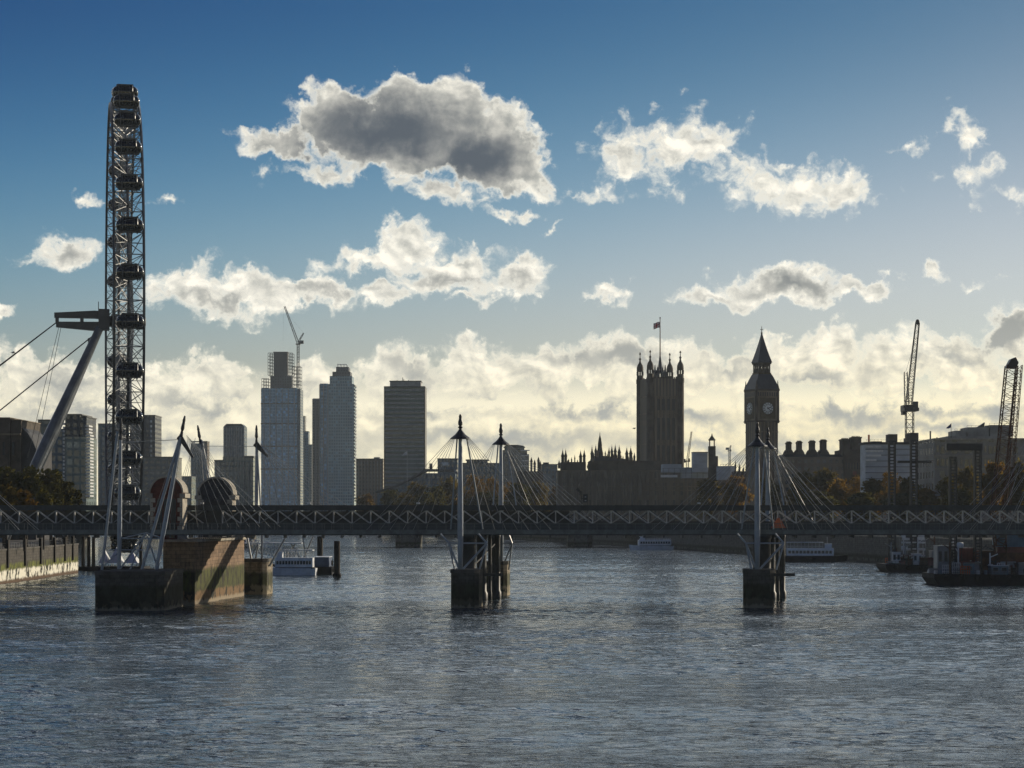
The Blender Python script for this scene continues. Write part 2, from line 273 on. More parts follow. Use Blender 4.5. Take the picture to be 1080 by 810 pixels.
# ------------------------------------------------------------------ geometry
class MB:
    def __init__(s): s.v = []; s.f = []
    def add(s, vs, fs):
        o = len(s.v); s.v += [tuple(p) for p in vs]; s.f += [tuple(i + o for i in f) for f in fs]; return s
    def box(s, x0, x1, y0, y1, z0, z1):
        return s.add([(x0, y0, z0), (x1, y0, z0), (x1, y1, z0), (x0, y1, z0), (x0, y0, z1), (x1, y0, z1), (x1, y1, z1), (x0, y1, z1)],
                     [(0, 3, 2, 1), (4, 5, 6, 7), (0, 1, 5, 4), (1, 2, 6, 5), (2, 3, 7, 6), (3, 0, 4, 7)])
    def frus(s, cx, cy, z0, z1, a0, b0, a1, b1):
        """tapered box, half sizes a (x) and b (y) at bottom and top"""
        return s.add([(cx - a0, cy - b0, z0), (cx + a0, cy - b0, z0), (cx + a0, cy + b0, z0), (cx - a0, cy + b0, z0), (cx - a1, cy - b1, z1), (cx + a1, cy - b1, z1), (cx + a1, cy + b1, z1), (cx - a1, cy + b1, z1)],
                     [(0, 3, 2, 1), (4, 5, 6, 7), (0, 1, 5, 4), (1, 2, 6, 5), (2, 3, 7, 6), (3, 0, 4, 7)])
    def bar(s, p, q, r, n=6, r2=None):
        p, q = Vector(p), Vector(q); r2 = r if r2 is None else r2
        d = (q - p)
        if d.length < 1e-6: return s
        d.normalize(); u = d.cross(Vector((0, 0, 1)));
        if u.length < 1e-3: u = Vector((1, 0, 0))
        u.normalize(); w = d.cross(u); vs = []
        for c, rr in ((p, r), (q, r2)):
            for i in range(n):
                a = 2 * math.pi * (i + .5) / n; vs.append(c + (u * math.cos(a) + w * math.sin(a)) * rr)
        return s.add(vs, [(i, (i + 1) % n, n + (i + 1) % n, n + i) for i in range(n)] + [tuple(range(n - 1, -1, -1)), tuple(range(n, 2 * n))])
    def lathe(s, cx, cy, prof, n=10, rot=0.0):
        vs = []; fs = []
        for r, z in prof:
            for i in range(n):
                a = 2 * math.pi * i / n + rot; vs.append((cx + r * math.cos(a), cy + r * math.sin(a), z))
        for k in range(len(prof) - 1):
            for i in range(n):
                j = (i + 1) % n; fs.append((k * n + i, k * n + j, (k + 1) * n + j, (k + 1) * n + i))
        fs.append(tuple(range(n - 1, -1, -1))); fs.append(tuple((len(prof) - 1) * n + i for i in range(n)))
        return s.add(vs, fs)
    def prism(s, pts, y0, y1):
        """outline in x,z pushed along y"""
        n = len(pts); a = sum(pts[i][0] * pts[(i + 1) % n][1] - pts[(i + 1) % n][0] * pts[i][1] for i in range(n))
        if a < 0: pts = pts[::-1]
        vs = [(x, y0, z) for x, z in pts] + [(x, y1, z) for x, z in pts]
        return s.add(vs, [tuple(range(n)), tuple(range(2 * n - 1, n - 1, -1))] + [(i, n + i, n + (i + 1) % n, (i + 1) % n) for i in range(n)])
    def slab(s, pts, z0, z1):
        """outline in x,y lifted along z"""
        n = len(pts); a = sum(pts[i][0] * pts[(i + 1) % n][1] - pts[(i + 1) % n][0] * pts[i][1] for i in range(n))
        if a < 0: pts = pts[::-1]
        vs = [(x, y, z0) for x, y in pts] + [(x, y, z1) for x, y in pts]
        return s.add(vs, [tuple(range(n - 1, -1, -1)), tuple(range(n, 2 * n))] + [(i, (i + 1) % n, n + (i + 1) % n, n + i) for i in range(n)])
    def ell(s, cx, cy, cz, rx, ry, rz, nu=12, nv=7):
        vs = [(cx, cy, cz - rz)]; fs = []
        for k in range(1, nv):
            t = math.pi * k / nv - math.pi / 2
            for i in range(nu):
                a = 2 * math.pi * i / nu; vs.append((cx + rx * math.cos(t) * math.cos(a), cy + ry * math.cos(t) * math.sin(a), cz + rz * math.sin(t)))
        vs.append((cx, cy, cz + rz)); L = len(vs) - 1
        for i in range(nu):
            j = (i + 1) % nu; fs.append((0, 1 + j, 1 + i)); fs.append((L, L - nu + i, L - nu + j))
            for k in range(nv - 2): fs.append((1 + k * nu + i, 1 + k * nu + j, 1 + (k + 1) * nu + j, 1 + (k + 1) * nu + i))
        return s.add(vs, fs)
    def lattice(s, p, q, w0, w1, n, rc=.12, rb=.06, side=None, nn=4):
        """square lattice boom from p to q"""
        p, q = Vector(p), Vector(q); d = (q - p).normalized(); u = side or Vector((1, 0, 0)); u = (u - d * u.dot(d)).normalized(); w = d.cross(u)
        rings = []
        for i in range(n + 1):
            t = i / n; c = p.lerp(q, t); hw = (w0 + (w1 - w0) * t) / 2
            rings.append([c + u * hw * a + w * hw * b for a, b in ((-1, -1), (1, -1), (1, 1), (-1, 1))])
        for k in range(4):
            s.bar(rings[0][k], rings[-1][k], rc, nn)
        for i in range(n):
            for k in range(4):
                a, b = (k, (k + 1) % 4) if i % 2 else ((k + 1) % 4, k)
                s.bar(rings[i][a], rings[i + 1][b], rb, nn); s.bar(rings[i][k], rings[i][(k + 1) % 4], rb, nn)
        return s
    def build(s, name, m, parent=None, smooth=False, loc=None):
        me = bpy.data.meshes.new(name); me.from_pydata(s.v, [], s.f); me.update()
        if smooth: me.polygons.foreach_set('use_smooth', [True] * len(me.polygons))
        me.materials.append(M[m] if isinstance(m, str) else m)
        o = bpy.data.objects.new(name, me); COL.objects.link(o)
        if parent: o.parent = parent
        if loc: o.location = loc
        return o
def tag(o, label=None, cat=None, group=None, kind=None):
    if label: o['label'] = label
    if cat: o['category'] = cat
    if group: o['group'] = group
    if kind: o['kind'] = kind
    return o
def thing(name, label, cat, loc=(0, 0, 0), rz=0.0, group=None):
    o = bpy.data.objects.new(name, None); COL.objects.link(o); o.location = loc; o.rotation_euler = (0, 0, R(rz)); o.empty_display_size = 2
    return tag(o, label, cat, group)
def copy_part(o, loc, parent=None, rz=None):
    c = o.copy(); COL.objects.link(c); c.location = loc; c.parent = parent or o.parent
    if rz is not None: c.rotation_euler = (0, 0, rz)
    return c
def copy_tree(root, loc, label, rz=0.0, group=None, scale=None):
    r = root.copy(); COL.objects.link(r); r.location = loc; r.rotation_euler = (0, 0, rz); r['label'] = label
    if group: r['group'] = group
    if scale: r.scale = scale
    for ch in list(root.children):
        c = ch.copy(); COL.objects.link(c); c.parent = r
        for g in list(ch.children):
            d = g.copy(); COL.objects.link(d); d.parent = c
    return r
def W(px, py, d): return ((px - 540) * d / F, d, CAMZ + (HY - py) * d / F)
class Fr:
    """a place in the scene d metres ahead: turns sizes measured on the photograph into local metres"""
    def __init__(s, c, d, g=6.8): s.c, s.d, s.g, s.s = c, d, g, d / F; s.loc = ((c - 540) * d / F, d, g)
    def x(s, px): return (px - s.c) * s.s
    def z(s, py): return CAMZ + (HY - py) * s.s - s.g
    def box(s, mb, x0, x1, y0, y1, top, bot=None): return mb.box(s.x(x0), s.x(x1), y0, y1, 0 if bot is None else s.z(bot), s.z(top))

# ------------------------------------------------------------------ ground, river, banks
LB = [(-107.5, -250), (-107.3, 437), (-109.3, 523), (-120, 560), (-150, 700), (-250, 1000), (-330, 1300), (-360, 1560)]
RB = [(190, -250), (150, 300), (128, 520), (107, 665), (76, 840), (30, 1100), (-40, 1400), (-90, 1560)]
EX, YN, YF = 2600, -260, 3700
tag(MB().slab([(-EX, YN), (EX, YN), (EX, YF), (-EX, YF)], -4.0, -3.0).build('ground', 'soil'), kind='structure')
g = MB()
g.slab([(-EX, YN)] + LB + [(-EX, 1560)], -2.9, 6.8)
tag(g.build('ground', 'soil'), kind='structure')
g = MB(); g.slab(RB + [(EX, 1560), (EX, YN)], -2.9, 6.8)
tag(g.build('ground', 'soil'), kind='structure')
tag(MB().slab([(-EX, 1560), (EX, 1560), (EX, YF), (-EX, YF)], -2.9, 6.8).build('ground', 'soil'), kind='structure')
def water_mat():
    m = bpy.data.materials.new('river_water'); m.use_nodes = True; nt = m.node_tree; b = nt.nodes['Principled BSDF']; n = NB(nt)
    co = n.node('ShaderNodeTexCoord').outputs['Object']
    b.inputs['Base Color'].default_value = (.026, .046, .056, 1); b.inputs['Roughness'].default_value = 0.07; b.inputs['IOR'].default_value = 1.333
    rot = n.node('ShaderNodeVectorRotate', rotation_type='Z_AXIS'); n.put(rot.inputs['Vector'], co); rot.inputs['Angle'].default_value = R(8)
    v = rot.outputs[0]
    rip = n.noise(n.vm('MULTIPLY', v, (.9, 1.9, 1)), 1.0, 3, .6, 0.4, '2D')['Fac']
    fine = n.noise(n.vm('MULTIPLY', v, (3.1, 5.0, 1)), 1.0, 2, .6, 0.3, '2D')['Fac']
    calm = n.noise(n.vm('MULTIPLY', v, (.014, .04, 1)), 1.0, 4, .6, 0.6, '2D')['Fac']        # slicks and cat's-paws
    e1 = n.ss(n.noise(n.vm('MULTIPLY', v, (.16, .62, 1)), 1.0, 3, .55, 0.6, '2D')['Fac'], .50, .60)      # steep little wave fronts
    e2 = n.ss(n.noise(n.vm('MULTIPLY', v, (.42, 1.5, 1)), 1.0, 2, .55, 0.5, '2D')['Fac'], .50, .62)
    steep = n.m('ADD', n.m('MULTIPLY', e1, .20), n.m('MULTIPLY', e2, .06))
    h = n.m('MULTIPLY', n.ss(calm, .34, .66, .55, 1.2), n.m('ADD', n.m('ADD', steep, n.m('MULTIPLY', rip, .15)), n.m('MULTIPLY', fine, .04)))
    bp = n.node('ShaderNodeBump'); bp.inputs['Strength'].default_value = 1.0; bp.inputs['Distance'].default_value = 0.45; n.put(bp.inputs['Height'], h)
    n.put(b.inputs['Normal'], bp.outputs[0]); return m
M['river'] = water_mat()
import numpy as np
def river_mesh():
    """wind chop: a sum of short-crested waves travelling down the reach, on a grid that coarsens up the river"""
    ys = [YN + 5, 60.0]; y = 95.0
    while y < 1575: ys.append(y); y += .34 if y < 330 else min(4.0, .34 * (y / 330) ** 2)
    ys = np.array(ys); xs = np.concatenate([[-420, -300, -200, -150], np.arange(-118, 150.1, .52), [190, 235]])
    X, Y = np.meshgrid(xs, ys); X = X.astype(np.float32); Y = Y.astype(np.float32); Z = np.zeros_like(X); rs = np.random.RandomState(5)
    env = np.zeros_like(X)
    for i in range(14):
        l = rs.uniform(14, 90); a = rs.normal(math.pi / 2, .7); env += np.sin((X * math.cos(a) * .45 + Y * math.sin(a)) * 2 * math.pi / l + rs.uniform(0, 6.28))
    env = np.clip(1 + .16 * env, .5, 1.6)
    for i in range(72):
        l = math.exp(rs.uniform(math.log(0.9), math.log(5.2))); a = rs.normal(math.pi / 2 + .12, .48); k = 2 * math.pi / l
        p = (X * math.cos(a) + Y * math.sin(a)) * k + rs.uniform(0, 6.28)
        Z += (.0125 * l ** .92 * rs.uniform(.5, 1.3)) * (np.sin(p) + .22 * np.sin(2 * p + 1.57))
    Z *= env * .21
    fade = np.clip((Y - 60) / 40, 0, 1) * np.clip((X + 150) / 30, 0, 1) * np.clip((190 - X) / 30, 0, 1); Z *= fade
    Z -= Z.mean()
    nx, ny = len(xs), len(ys); co = np.stack([X, Y, Z], -1).reshape(-1, 3)
    idx = np.arange(nx * ny).reshape(ny, nx); q = np.stack([idx[:-1, :-1], idx[:-1, 1:], idx[1:, 1:], idx[1:, :-1]], -1).reshape(-1)
    me = bpy.data.meshes.new('river'); me.vertices.add(nx * ny); me.vertices.foreach_set('co', co.ravel().astype(np.float32))
    nf_ = len(q) // 4; me.loops.add(nf_ * 4); me.loops.foreach_set('vertex_index', q.astype(np.int32)); me.polygons.add(nf_); me.polygons.foreach_set('loop_start', np.arange(0, nf_ * 4, 4, dtype=np.int32))
    me.polygons.foreach_set('use_smooth', np.ones(nf_, dtype=bool)); me.update(calc_edges=True); me.validate()
    me.materials.append(M['river']); o = bpy.data.objects.new('river', me); COL.objects.link(o); return o
tag(river_mesh(), kind='structure')
hz = bpy.data.materials.new('haze'); hz.use_nodes = True; hn = hz.node_tree; hn.nodes.clear()
pv = hn.nodes.new('ShaderNodeVolumePrincipled'); pv.inputs['Density'].default_value = 0.000042; pv.inputs['Color'].default_value = (.74, .86, .97, 1); pv.inputs['Anisotropy'].default_value = 0.25
ho = hn.nodes.new('ShaderNodeOutputMaterial'); hn.links.new(pv.outputs[0], ho.inputs['Volume'])
M['haze'] = hz
tag(MB().box(-EX - 20, EX + 20, YN - 20, YF + 20, -5.0, 245).build('haze', 'haze'), kind='stuff')
# river walls
t = thing('river_wall', 'sunlit mossy river wall with dark timber fenders at the left edge', 'river wall', (-107, 437, 0))
M['mossy'] = wet_wall('mossy_river_wall', (.11, .10, .085), (.16, .18, .03), (.78, .75, .62), (.10, .062, .036), 0.7, 2.7, 4.0)
mb = MB(); pts = [(0.6, -680), (.25, 0), (-1.75, 86), (-12.5, 123), (-30, 200)]
mb.slab(pts + [(p[0] - 1.5, p[1] + .3) for p in pts[::-1]], -2, 7.0); mb.build('wall', 'mossy', t)
mb = MB(); mb.slab([(p[0] + .12, p[1]) for p in pts] + [(p[0] - 1.6, p[1] + .3) for p in pts[::-1]], 7.0, 7.35); mb.build('coping', 'concrete', t)
f = MB().box(-.2, .45, -.45, .45, 3.3, 9.2).build('fender', 'timber', t, loc=(.1, 4.4, 0))
for yy in (-30, -13, 22, 39, 55, 68, 78): copy_part(f, (.25 - 2.0 * max(0, yy) / 86 - .05, yy, 0))
mb = MB()
for a, b in zip(pts[1:], pts[2:]):
    a, b = Vector(a), Vector(b); n_ = max(2, int((b - a).length / 2.5))
    for i in range(n_): c = a.lerp(b, i / n_); mb.bar((c.x - .5, c.y, 7.35), (c.x - .5, c.y, 8.45), .05, 4)
    for zz in (7.9, 8.45): mb.bar((a.x - .5, a.y, zz), (b.x - .5, b.y, zz), .04, 4)
mb.build('railing', 'black', t)
t = thing('embankment_wall', 'long grey stone embankment wall along the far right bank', 'embankment wall', (107, 665, 0))
M['granite'] = wet_wall('granite_wall', (.17, .165, .15), (.05, .055, .03), (.10, .10, .085), (.05, .05, .04), 0.4, 1.2, 2.2)
mb = MB(); pts = [(p[0] - 107, p[1] - 665) for p in RB]
mb.slab([(p[0] - .8, p[1]) for p in pts] + [(p[0] + 1.2, p[1]) for p in pts[::-1]], -2, 7.9); mb.build('wall', 'granite', t)
mb = MB()
for a, b in zip(pts, pts[1:]): mb.slab([(a[0] - 1.0, a[1]), (b[0] - 1.0, b[1]), (b[0] + .4, b[1]), (a[0] + .4, a[1])], 8.0, 8.35)
mb.build('parapet', 'stone', t)

# ------------------------------------------------------------------ railway bridge
RBY = 345.0
t = rail = thing('railway_bridge', 'dark lattice girder railway bridge across the river on iron columns', 'railway bridge', (0, RBY, 0))
s = RBY / F
zt, zb = CAMZ + 10 * s, CAMZ - 17 * s
mb = MB(); mb.box(-135, 135, -.45, .45, zt - .85, zt); mb.box(-135, 135, -.55, -.45, zt - .12, zt + .03)
for i in range(-88, 89): mb.box(i * 3.04 / 2 - .04, i * 3.04 / 2 + .04, -.50, -.45, zt - .8, zt - .14)
mb.build('top_chord', 'steel', t)
mb = MB(); mb.box(-135, 135, -.45, .45, zb, zb + 1.1); mb.box(-135, 135, -.6, .6, zb + 1.1, zb + 1.2)
mb.build('bottom_chord', 'steel', t)
z0, z1, PW = zb + 1.2, zt - .85, 3.06
mb = MB()
mb.box(-.09, .09, -.28, .28, z0, z1)
mb.bar((.1, -.2, z1 - .05), (PW - .1, -.2, z0 + .05), .13, 8);
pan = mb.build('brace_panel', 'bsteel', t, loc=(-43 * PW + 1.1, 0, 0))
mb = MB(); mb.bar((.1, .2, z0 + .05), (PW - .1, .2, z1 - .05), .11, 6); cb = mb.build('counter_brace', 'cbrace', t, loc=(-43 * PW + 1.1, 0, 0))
for i in range(-42, 43):
    if -17 * PW - 1 < i * PW < -17 * PW + 1: continue
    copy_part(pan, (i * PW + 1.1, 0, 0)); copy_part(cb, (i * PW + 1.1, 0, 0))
mb = MB()                                                     # the far girder, seen only through the near one
mb.box(-135, 135, 12.6, 13.4, zt - .85, zt); mb.box(-135, 135, 12.6, 13.4, zb, zb + 1.3)
for i in range(-43, 44):
    x = i * PW + 2.3; mb.box(x - .1, x + .1, 12.8, 13.2, z0, z1); mb.bar((x, 12.9, z1), (x + PW, 12.9, z0), .11, 5); mb.bar((x, 13.1, z0), (x + PW, 13.1, z1), .11, 5)
mb.build('far_girder', 'steel', t)
mb = MB(); mb.box(-135, 135, .5, 12.55, zb + .25, zb + 1.0)
for i in range(-43, 44): mb.box(i * PW + .95, i * PW + 1.25, -1.0, 13.3, zb - .45, zb - .02)
for yy in (2.6, 4.2, 8.4, 10.0): mb.box(-135, 135, yy - .05, yy + .05, zb + 1.0, zb + 1.15)
mb.build('track_deck', 'dsteel', t)
mb = MB(); mb.box(-135, 9.5, 1.6, 1.75, zb + 1.02, zt - .95); mb.box(9.5, 135, 1.6, 1.75, zb + 1.02, zb + 1.6)  # dark plate added behind the braces to blacken the gaps
for i in range(-44, 45): mb.box(i * PW + 1.0, i * PW + 1.2, 1.5, 1.58, zb + 1.02, zb + 1.6 if i > 3 else zt - .95)
mb.build('dark_backing_plate', 'dsteel', t)
for cpx in (492.5, 803.5):
    for (dx, dd, r) in ((0, 346.5, 1.5), (2.3, 354, .85), (3.7, 355, .3), (4.7, 358.5, .75)):
        X = (cpx - 540) * 346.5 / F + dx; mb = MB()
        mb.lathe(X, dd - RBY, [(r * 1.25, -2), (r * 1.25, 1.2), (r, 1.6), (r, zb - 1.4), (r * 1.12, zb - 1.2), (r * 1.12, zb - .1)], 18); mb.build('column', 'dsteel', t, True)
    X = (cpx - 540) * 346.5 / F; mb = MB(); mb.box(X - 1, X + 6, 5.2, 5.6, 4.2, 4.7); mb.bar((X, 2.5, 5), (X + 4.5, 12, 9.5), .14); mb.build('cross_tie', 'dsteel', t)
# masonry pier with its two arched gate towers
M['pierstone'] = wet_wall('mossy_pier_stone', (.34, .235, .155), (.085, .095, .022), (.20, .125, .06), (.33, .27, .19), 0.55, 2.0, 5.5)  # pale foot tone stands for the wet, sunlit waterline
mb = MB(); P4 = [W(172, 0, 338)[:2], W(205.5, 0, 338)[:2], W(257.5, 0, 374)[:2], W(222, 0, 376)[:2]]
P4 = [(p[0], p[1] - RBY) for p in P4]
mb.slab(P4, -2, 10.1)
mb.build('masonry_pier', 'pierstone', t)
mb = MB(); mb.slab([(P4[0][0] - .3, P4[0][1] - .3), (P4[1][0] + .35, P4[1][1] - .3), (P4[2][0] + .35, P4[2][1] + .3), (P4[3][0] - .3, P4[3][1] + .3)], 10.1, 10.5); mb.build('coping', 'stone', t)
mb = MB()
for i in range(26):
    a = Vector(P4[1]).lerp(Vector(P4[2]), i / 25); mb.bar((a.x, a.y, 10.5), (a.x, a.y, 11.75), .06, 4)
for zz in (10.8, 11.2, 11.7): mb.bar((P4[1][0], P4[1][1], zz), (P4[2][0], P4[2][1], zz), .05, 4)
mb.build('railing', 'dsteel', t)
def gate(name, c, w, d, pk, sh, wall, rimm):
    sc_ = d / F; X = (c - 540) * sc_; y0 = d - RBY; hw = w / 2 * sc_; zs = CAMZ + (HY - sh) * sc_; zp = CAMZ + (HY - pk) * sc_; zc = 10.5
    arc = [(X + hw * .93 * math.cos(math.pi * i / 14), zs + .3 + (zp - zs - .3) * math.sin(math.pi * i / 14)) for i in range(15)]
    o = MB().prism([(X - hw * .93, zc), (X + hw * .93, zc)] + arc, y0, y0 + 4.6).build(name, wall, t)
    mb = MB()
    for (xa, za), (xb, zb_) in zip(arc, arc[1:]):
        nx = lambda x, z: (X + (x - X) * 1.09, zs + .3 + (z - zs - .3) * 1.07 + .1)
        mb.prism([(xa, za), (xb, zb_), nx(xb, zb_), nx(xa, za)], y0 - .35, y0 + 4.9)
    mb.box(X - hw * 1.12, X - hw * .80, y0 - .4, y0 + 4.95, zs - .45, zs + .25); mb.box(X + hw * .80, X + hw * 1.12, y0 - .4, y0 + 4.95, zs - .45, zs + .25)
    mb.build('arch_moulding', rimm, o)
    for sg in (-1, 1):
        mb = MB(); mb.box(X + sg * hw * .93 - .05, X + sg * hw * .93 + .05, y0 - .06, y0 + 4.65, zc, zs - .5)
        for k in range(9):
            e = .16 if k % 2 else .30; zz = zc + k * (zs - zc - .5) / 9
            xo = X + sg * (hw * .93 + .06); mb.box(min(xo, xo - sg * hw * e), max(xo, xo - sg * hw * e), y0 - .09, y0 + 4.7, zz + .03, zz + (zs - zc - .5) / 9 - .03)
        mb.build('quoin', rimm, o)
    for k in (-.45, 0, .45):
        a = [(X + k * hw * .9 + .42 * math.cos(math.pi * i / 8), zs - 1.0 + .42 * math.sin(math.pi * i / 8)) for i in range(9)]
        MB().prism([(X + k * hw * .9 - .42, zc + 1.5), (X + k * hw * .9 + .42, zc + 1.5)] + a, y0 - .04, y0 + .2).build('window', 'black', o)
gate('gate_tower', 175.5, 36, 339, 503.5, 522, 'redbrick', 'stone')
gate('gate_tower', 227, 38, 366, 504.5, 524, 'slate', 'stone')
sg = thing('warning_sign', 'orange triangular sign on the girder right of the right-hand mast', 'sign', W(821, 556, 344.2))
MB().prism([(-1.25, -.15), (1.25, -.15), (.2, 1.5), (-.2, 1.5)], -.05, .02).build('plate', 'orange', sg)
sg = thing('railway_signal', 'small black railway signal with arms above the girder at mid bridge', 'signal', W(613, 533, 350))
MB().bar((0, 0, -.2), (0, 0, 2.4), .07).build('post', 'black', sg)
MB().prism([(-.9, 2.6), (-.1, 2.0), (.0, 2.3), (-.6, 3.1)], -.1, .1).build('arm', 'black', sg)
mb = MB(); mb.box(.3, 1.1, -.2, .2, .5, 1.9); mb.bar((0, 0, 1.2), (.4, 0, 1.2), .06); mb.build('signal_head', 'black', sg)
for zz in (.8, 1.4): MB().lathe(0, 0, [(.12, -.06), (.16, 0), (.12, .06)], 8).build('lens', 'whitep', sg, loc=(.7, -.25, zz))
for i, px in enumerate((213, 326, 441, 737)):
    o = thing('bridge_lamp', ['small white lamp on the girder beside the domed slate gate tower', 'small white lamp on the girder below the twin glass towers', 'small white lamp on the girder below the dark banded tower', 'small white lamp on the girder left of the right-hand mast'][i], 'lamp', W(px, 533, 345), group='lamps on the girder')
    MB().box(-.28, .28, -.2, .2, .22, .5).build('lamp_head', 'whitep', o); MB().bar((0, 0, -.02), (0, 0, .24), .06).build('stem', 'steel', o)

# ------------------------------------------------------------------ cable footbridges
def footbridge(label, yp, yd0, yd1, pylons):
    """yp the line of masts, yd0..yd1 the walkway; pylons: (px, spread left, spread right, tip row)"""
    t = thing('footbridge', label, 'footbridge', (0, yp, 0)); s = yp / F
    DZ = 12.0; k_ = 1.0 if yp < 350 else .42; a, b = yd0 - yp, yd1 - yp
    mb = MB(); mb.box(-135, 135, a, b, DZ - .72, DZ)
    for i in range(-44, 45): mb.box(i * 3 - .1, i * 3 + .1, a + .3, b - .3, DZ - 1.15, DZ - .73)
    mb.build('deck', 'steel', t)
    mb = MB(); mb.box(-135, 135, a - .12, a - .01, DZ - .55, DZ + .12); mb.build('edge_beam', 'midsteel', t)
    for yy in (a + .08, b - .08):
        mb = MB()
        for i in range(-90, 91): mb.bar((i * 1.5, yy, DZ), (i * 1.5, yy, DZ + 1.2), .035, 4)
        for k in range(5): mb.bar((-135, yy, DZ + .2 + k * .24), (135, yy, DZ + .2 + k * .24), .016 if k < 4 else .045, 4)
        mb.build('railing', 'midsteel', t)
    for (px, lx, rx, tip) in pylons:
        X = (px - 540) * s; zt = CAMZ + (HY - tip) * s; zc = zt - 3.8; bz = 5.9
        mb = MB(); mb.lathe(X, 0, [(.34, bz), (.46, bz + 4), (.42, bz + 12), (.28, zc), (.18, zc + .4)], 12); py = mb.build('pylon', 'mast', t, True)
        MB().lathe(X, 0, [(1.62, zc - .05), (1.55, zc + .08), (.85, zc + .62), (.42, zc + 1.15), (.22, zc + 1.5)], 14).build('collar', 'dsteel', py)
        MB().lathe(X, 0, [(.16, zc + 1.5), (.38, zc + 1.75), (.2, zc + 2.0), (.34, zc + 2.2), (.36, zc + 2.6), (.22, zc + 3.1), (.24, zc + 3.5), (.12, zc + 3.8)], 10).build('spike', 'black', py)
        ym = (a + b) / 2
        for (sg, anch) in ((-1, lx), (1, rx)):
            for k, ap in enumerate(anch):
                ax = (ap - 540) * s * (yd0 / yp)
                mb = MB(); mb.bar((X + sg * (1.5 - .12 * k * (8 / max(8, len(anch)))), .2 * (-1) ** k, zc), (ax, a - .05 if k % 2 == 0 else b + .05, DZ), .035, 5); mb.build('stay_cable', 'cable', t)
        for ex in (-1.7, 3.4):
            mb = MB(); mb.bar((X + ex * .3, 0, zc), (X + ex, b + .4, DZ + .2), .13, 6); mb.build('hanger_rod', 'mast', t)
        # props under the walkway
        q = lambda dx, dy: (X + dx * k_ * s, .0, CAMZ - dy * s)
        mb = MB()
        for A_, B_, r in (((-12, 30), (-1, 58), .16), ((-12, 30), (-6, 58), .14), ((-12, 30), (28, 30), .12), ((28, 30), (2, 58), .17), ((28, 30), (20, 58), .14), ((-12, 30), (-21, 20), .15), ((28, 30), (19, 20), .15)):
            mb.bar(q(*A_), q(*B_), r, 6)
        mb.build('prop_frame', 'mast', t)
    return t
M['wetconc'] = wet_wall('wet_concrete', (.12, .115, .10), (.045, .05, .03), (.09, .08, .05), (.24, .21, .15), 0.35, 1.3, 3.6)  # pale foot carries the foaming, sunlit waterline in its colour
M['wetconc_sun'] = wet_wall('sunlit_mossy_concrete', (.40, .34, .25), (.085, .09, .035), (.30, .26, .17), (.36, .30, .2), 0.4, 1.6, 3.9)  # paler copy of the wet concrete, sunlight put into its colour
def caisson(t, yp, x0, x1, y0, y1, top=5.9, m='wetconc', ch=.7):
    mb = MB(); mb.slab([(x0 + ch * .3, y0), (x1 - ch, y0), (x1, y0 + ch), (x1 + .5, y1), (x0 + .5, y1), (x0, y0 + ch)], -2, top); o = mb.build('caisson', m, t)
    mb = MB(); mb.slab([(x0 + ch * .3 - .12, y0 - .12), (x1 - ch, y0 - .12), (x1 + .12, y0 + ch), (x1 + .62, y1), (x0 + .38, y1), (x0 - .12, y0 + ch)], top - .5, top + .08); mb.build('cap', 'concrete', o)
rng = lambda a, b, n: [a + (b - a) * i / (n - 1) for i in range(n)]
nf = footbridge('nearer cable footbridge with pale masts in front of the railway girders', 327, 329.3, 333.6,
   [(485.5, rng(386, 448, 6), rng(582, 522, 6), 437), (798.7, rng(686, 768, 8), rng(897, 826, 9), 445), (1112, rng(1003, 1070, 8), rng(1215, 1140, 4), 437), (-78, rng(-170, -120, 4), rng(42, -20, 7), 437)])
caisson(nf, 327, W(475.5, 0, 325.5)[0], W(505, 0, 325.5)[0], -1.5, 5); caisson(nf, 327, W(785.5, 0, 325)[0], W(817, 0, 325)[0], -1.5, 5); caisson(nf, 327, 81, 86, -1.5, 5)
ff = footbridge('farther cable footbridge with masts behind the railway girders', 376, 369.5, 374,
   [(528.3, rng(455, 500, 4), rng(645, 560, 11), 446.5), (809.8, rng(720, 780, 5), rng(905, 840, 6), 451), (1090, rng(1000, 1060, 4), rng(1180, 1120, 3), 446)])
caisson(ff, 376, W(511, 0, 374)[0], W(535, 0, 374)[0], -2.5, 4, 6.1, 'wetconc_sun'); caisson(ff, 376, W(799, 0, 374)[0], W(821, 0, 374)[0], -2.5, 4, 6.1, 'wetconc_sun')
# the paired, leaning masts over the left-hand pier
def lean(t, yp, a, b, plate, m='mast', r=.38):
    """mast from photo point a (foot) to b (tip), with a sloping head plate"""
    s = yp / F; A = Vector(((a[0] - 540) * s, 0, CAMZ + (HY - a[1]) * s)); B = Vector(((b[0] - 540) * s, 0, CAMZ + (HY - b[1]) * s)); d = (B - A).normalized()
    C = B - d * 3.4; mid = A.lerp(C, .35)
    mb = MB(); mb.bar(A, mid, r * .8, 10, r); mb.bar(mid, C, r, 10, r * .6); py = mb.build('pylon', m, t)
    mb = MB(); mb.bar(C, C + d * .9, .3, 8, .2); mb.bar(C + d * .9, C + d * 1.4, .16, 8, .30); mb.bar(C + d * 1.4, C + d * 2.5, .30, 8, .2); mb.bar(C + d * 2.5, B, .26, 8, .12); mb.build('spike', 'black', py)
    H = C - d * .4
    if plate:
        mb = MB(); mb.prism([(H.x - .6, H.z + .2), (H.x + .1, H.z + 1.0), (H.x + plate[0] * s, H.z - plate[1] * s + .3), (H.x + plate[0] * s - .25, H.z - plate[1] * s + .05), (H.x + .1, H.z - .5)], -.2, .2); mb.build('collar', 'dsteel', py)
    return H
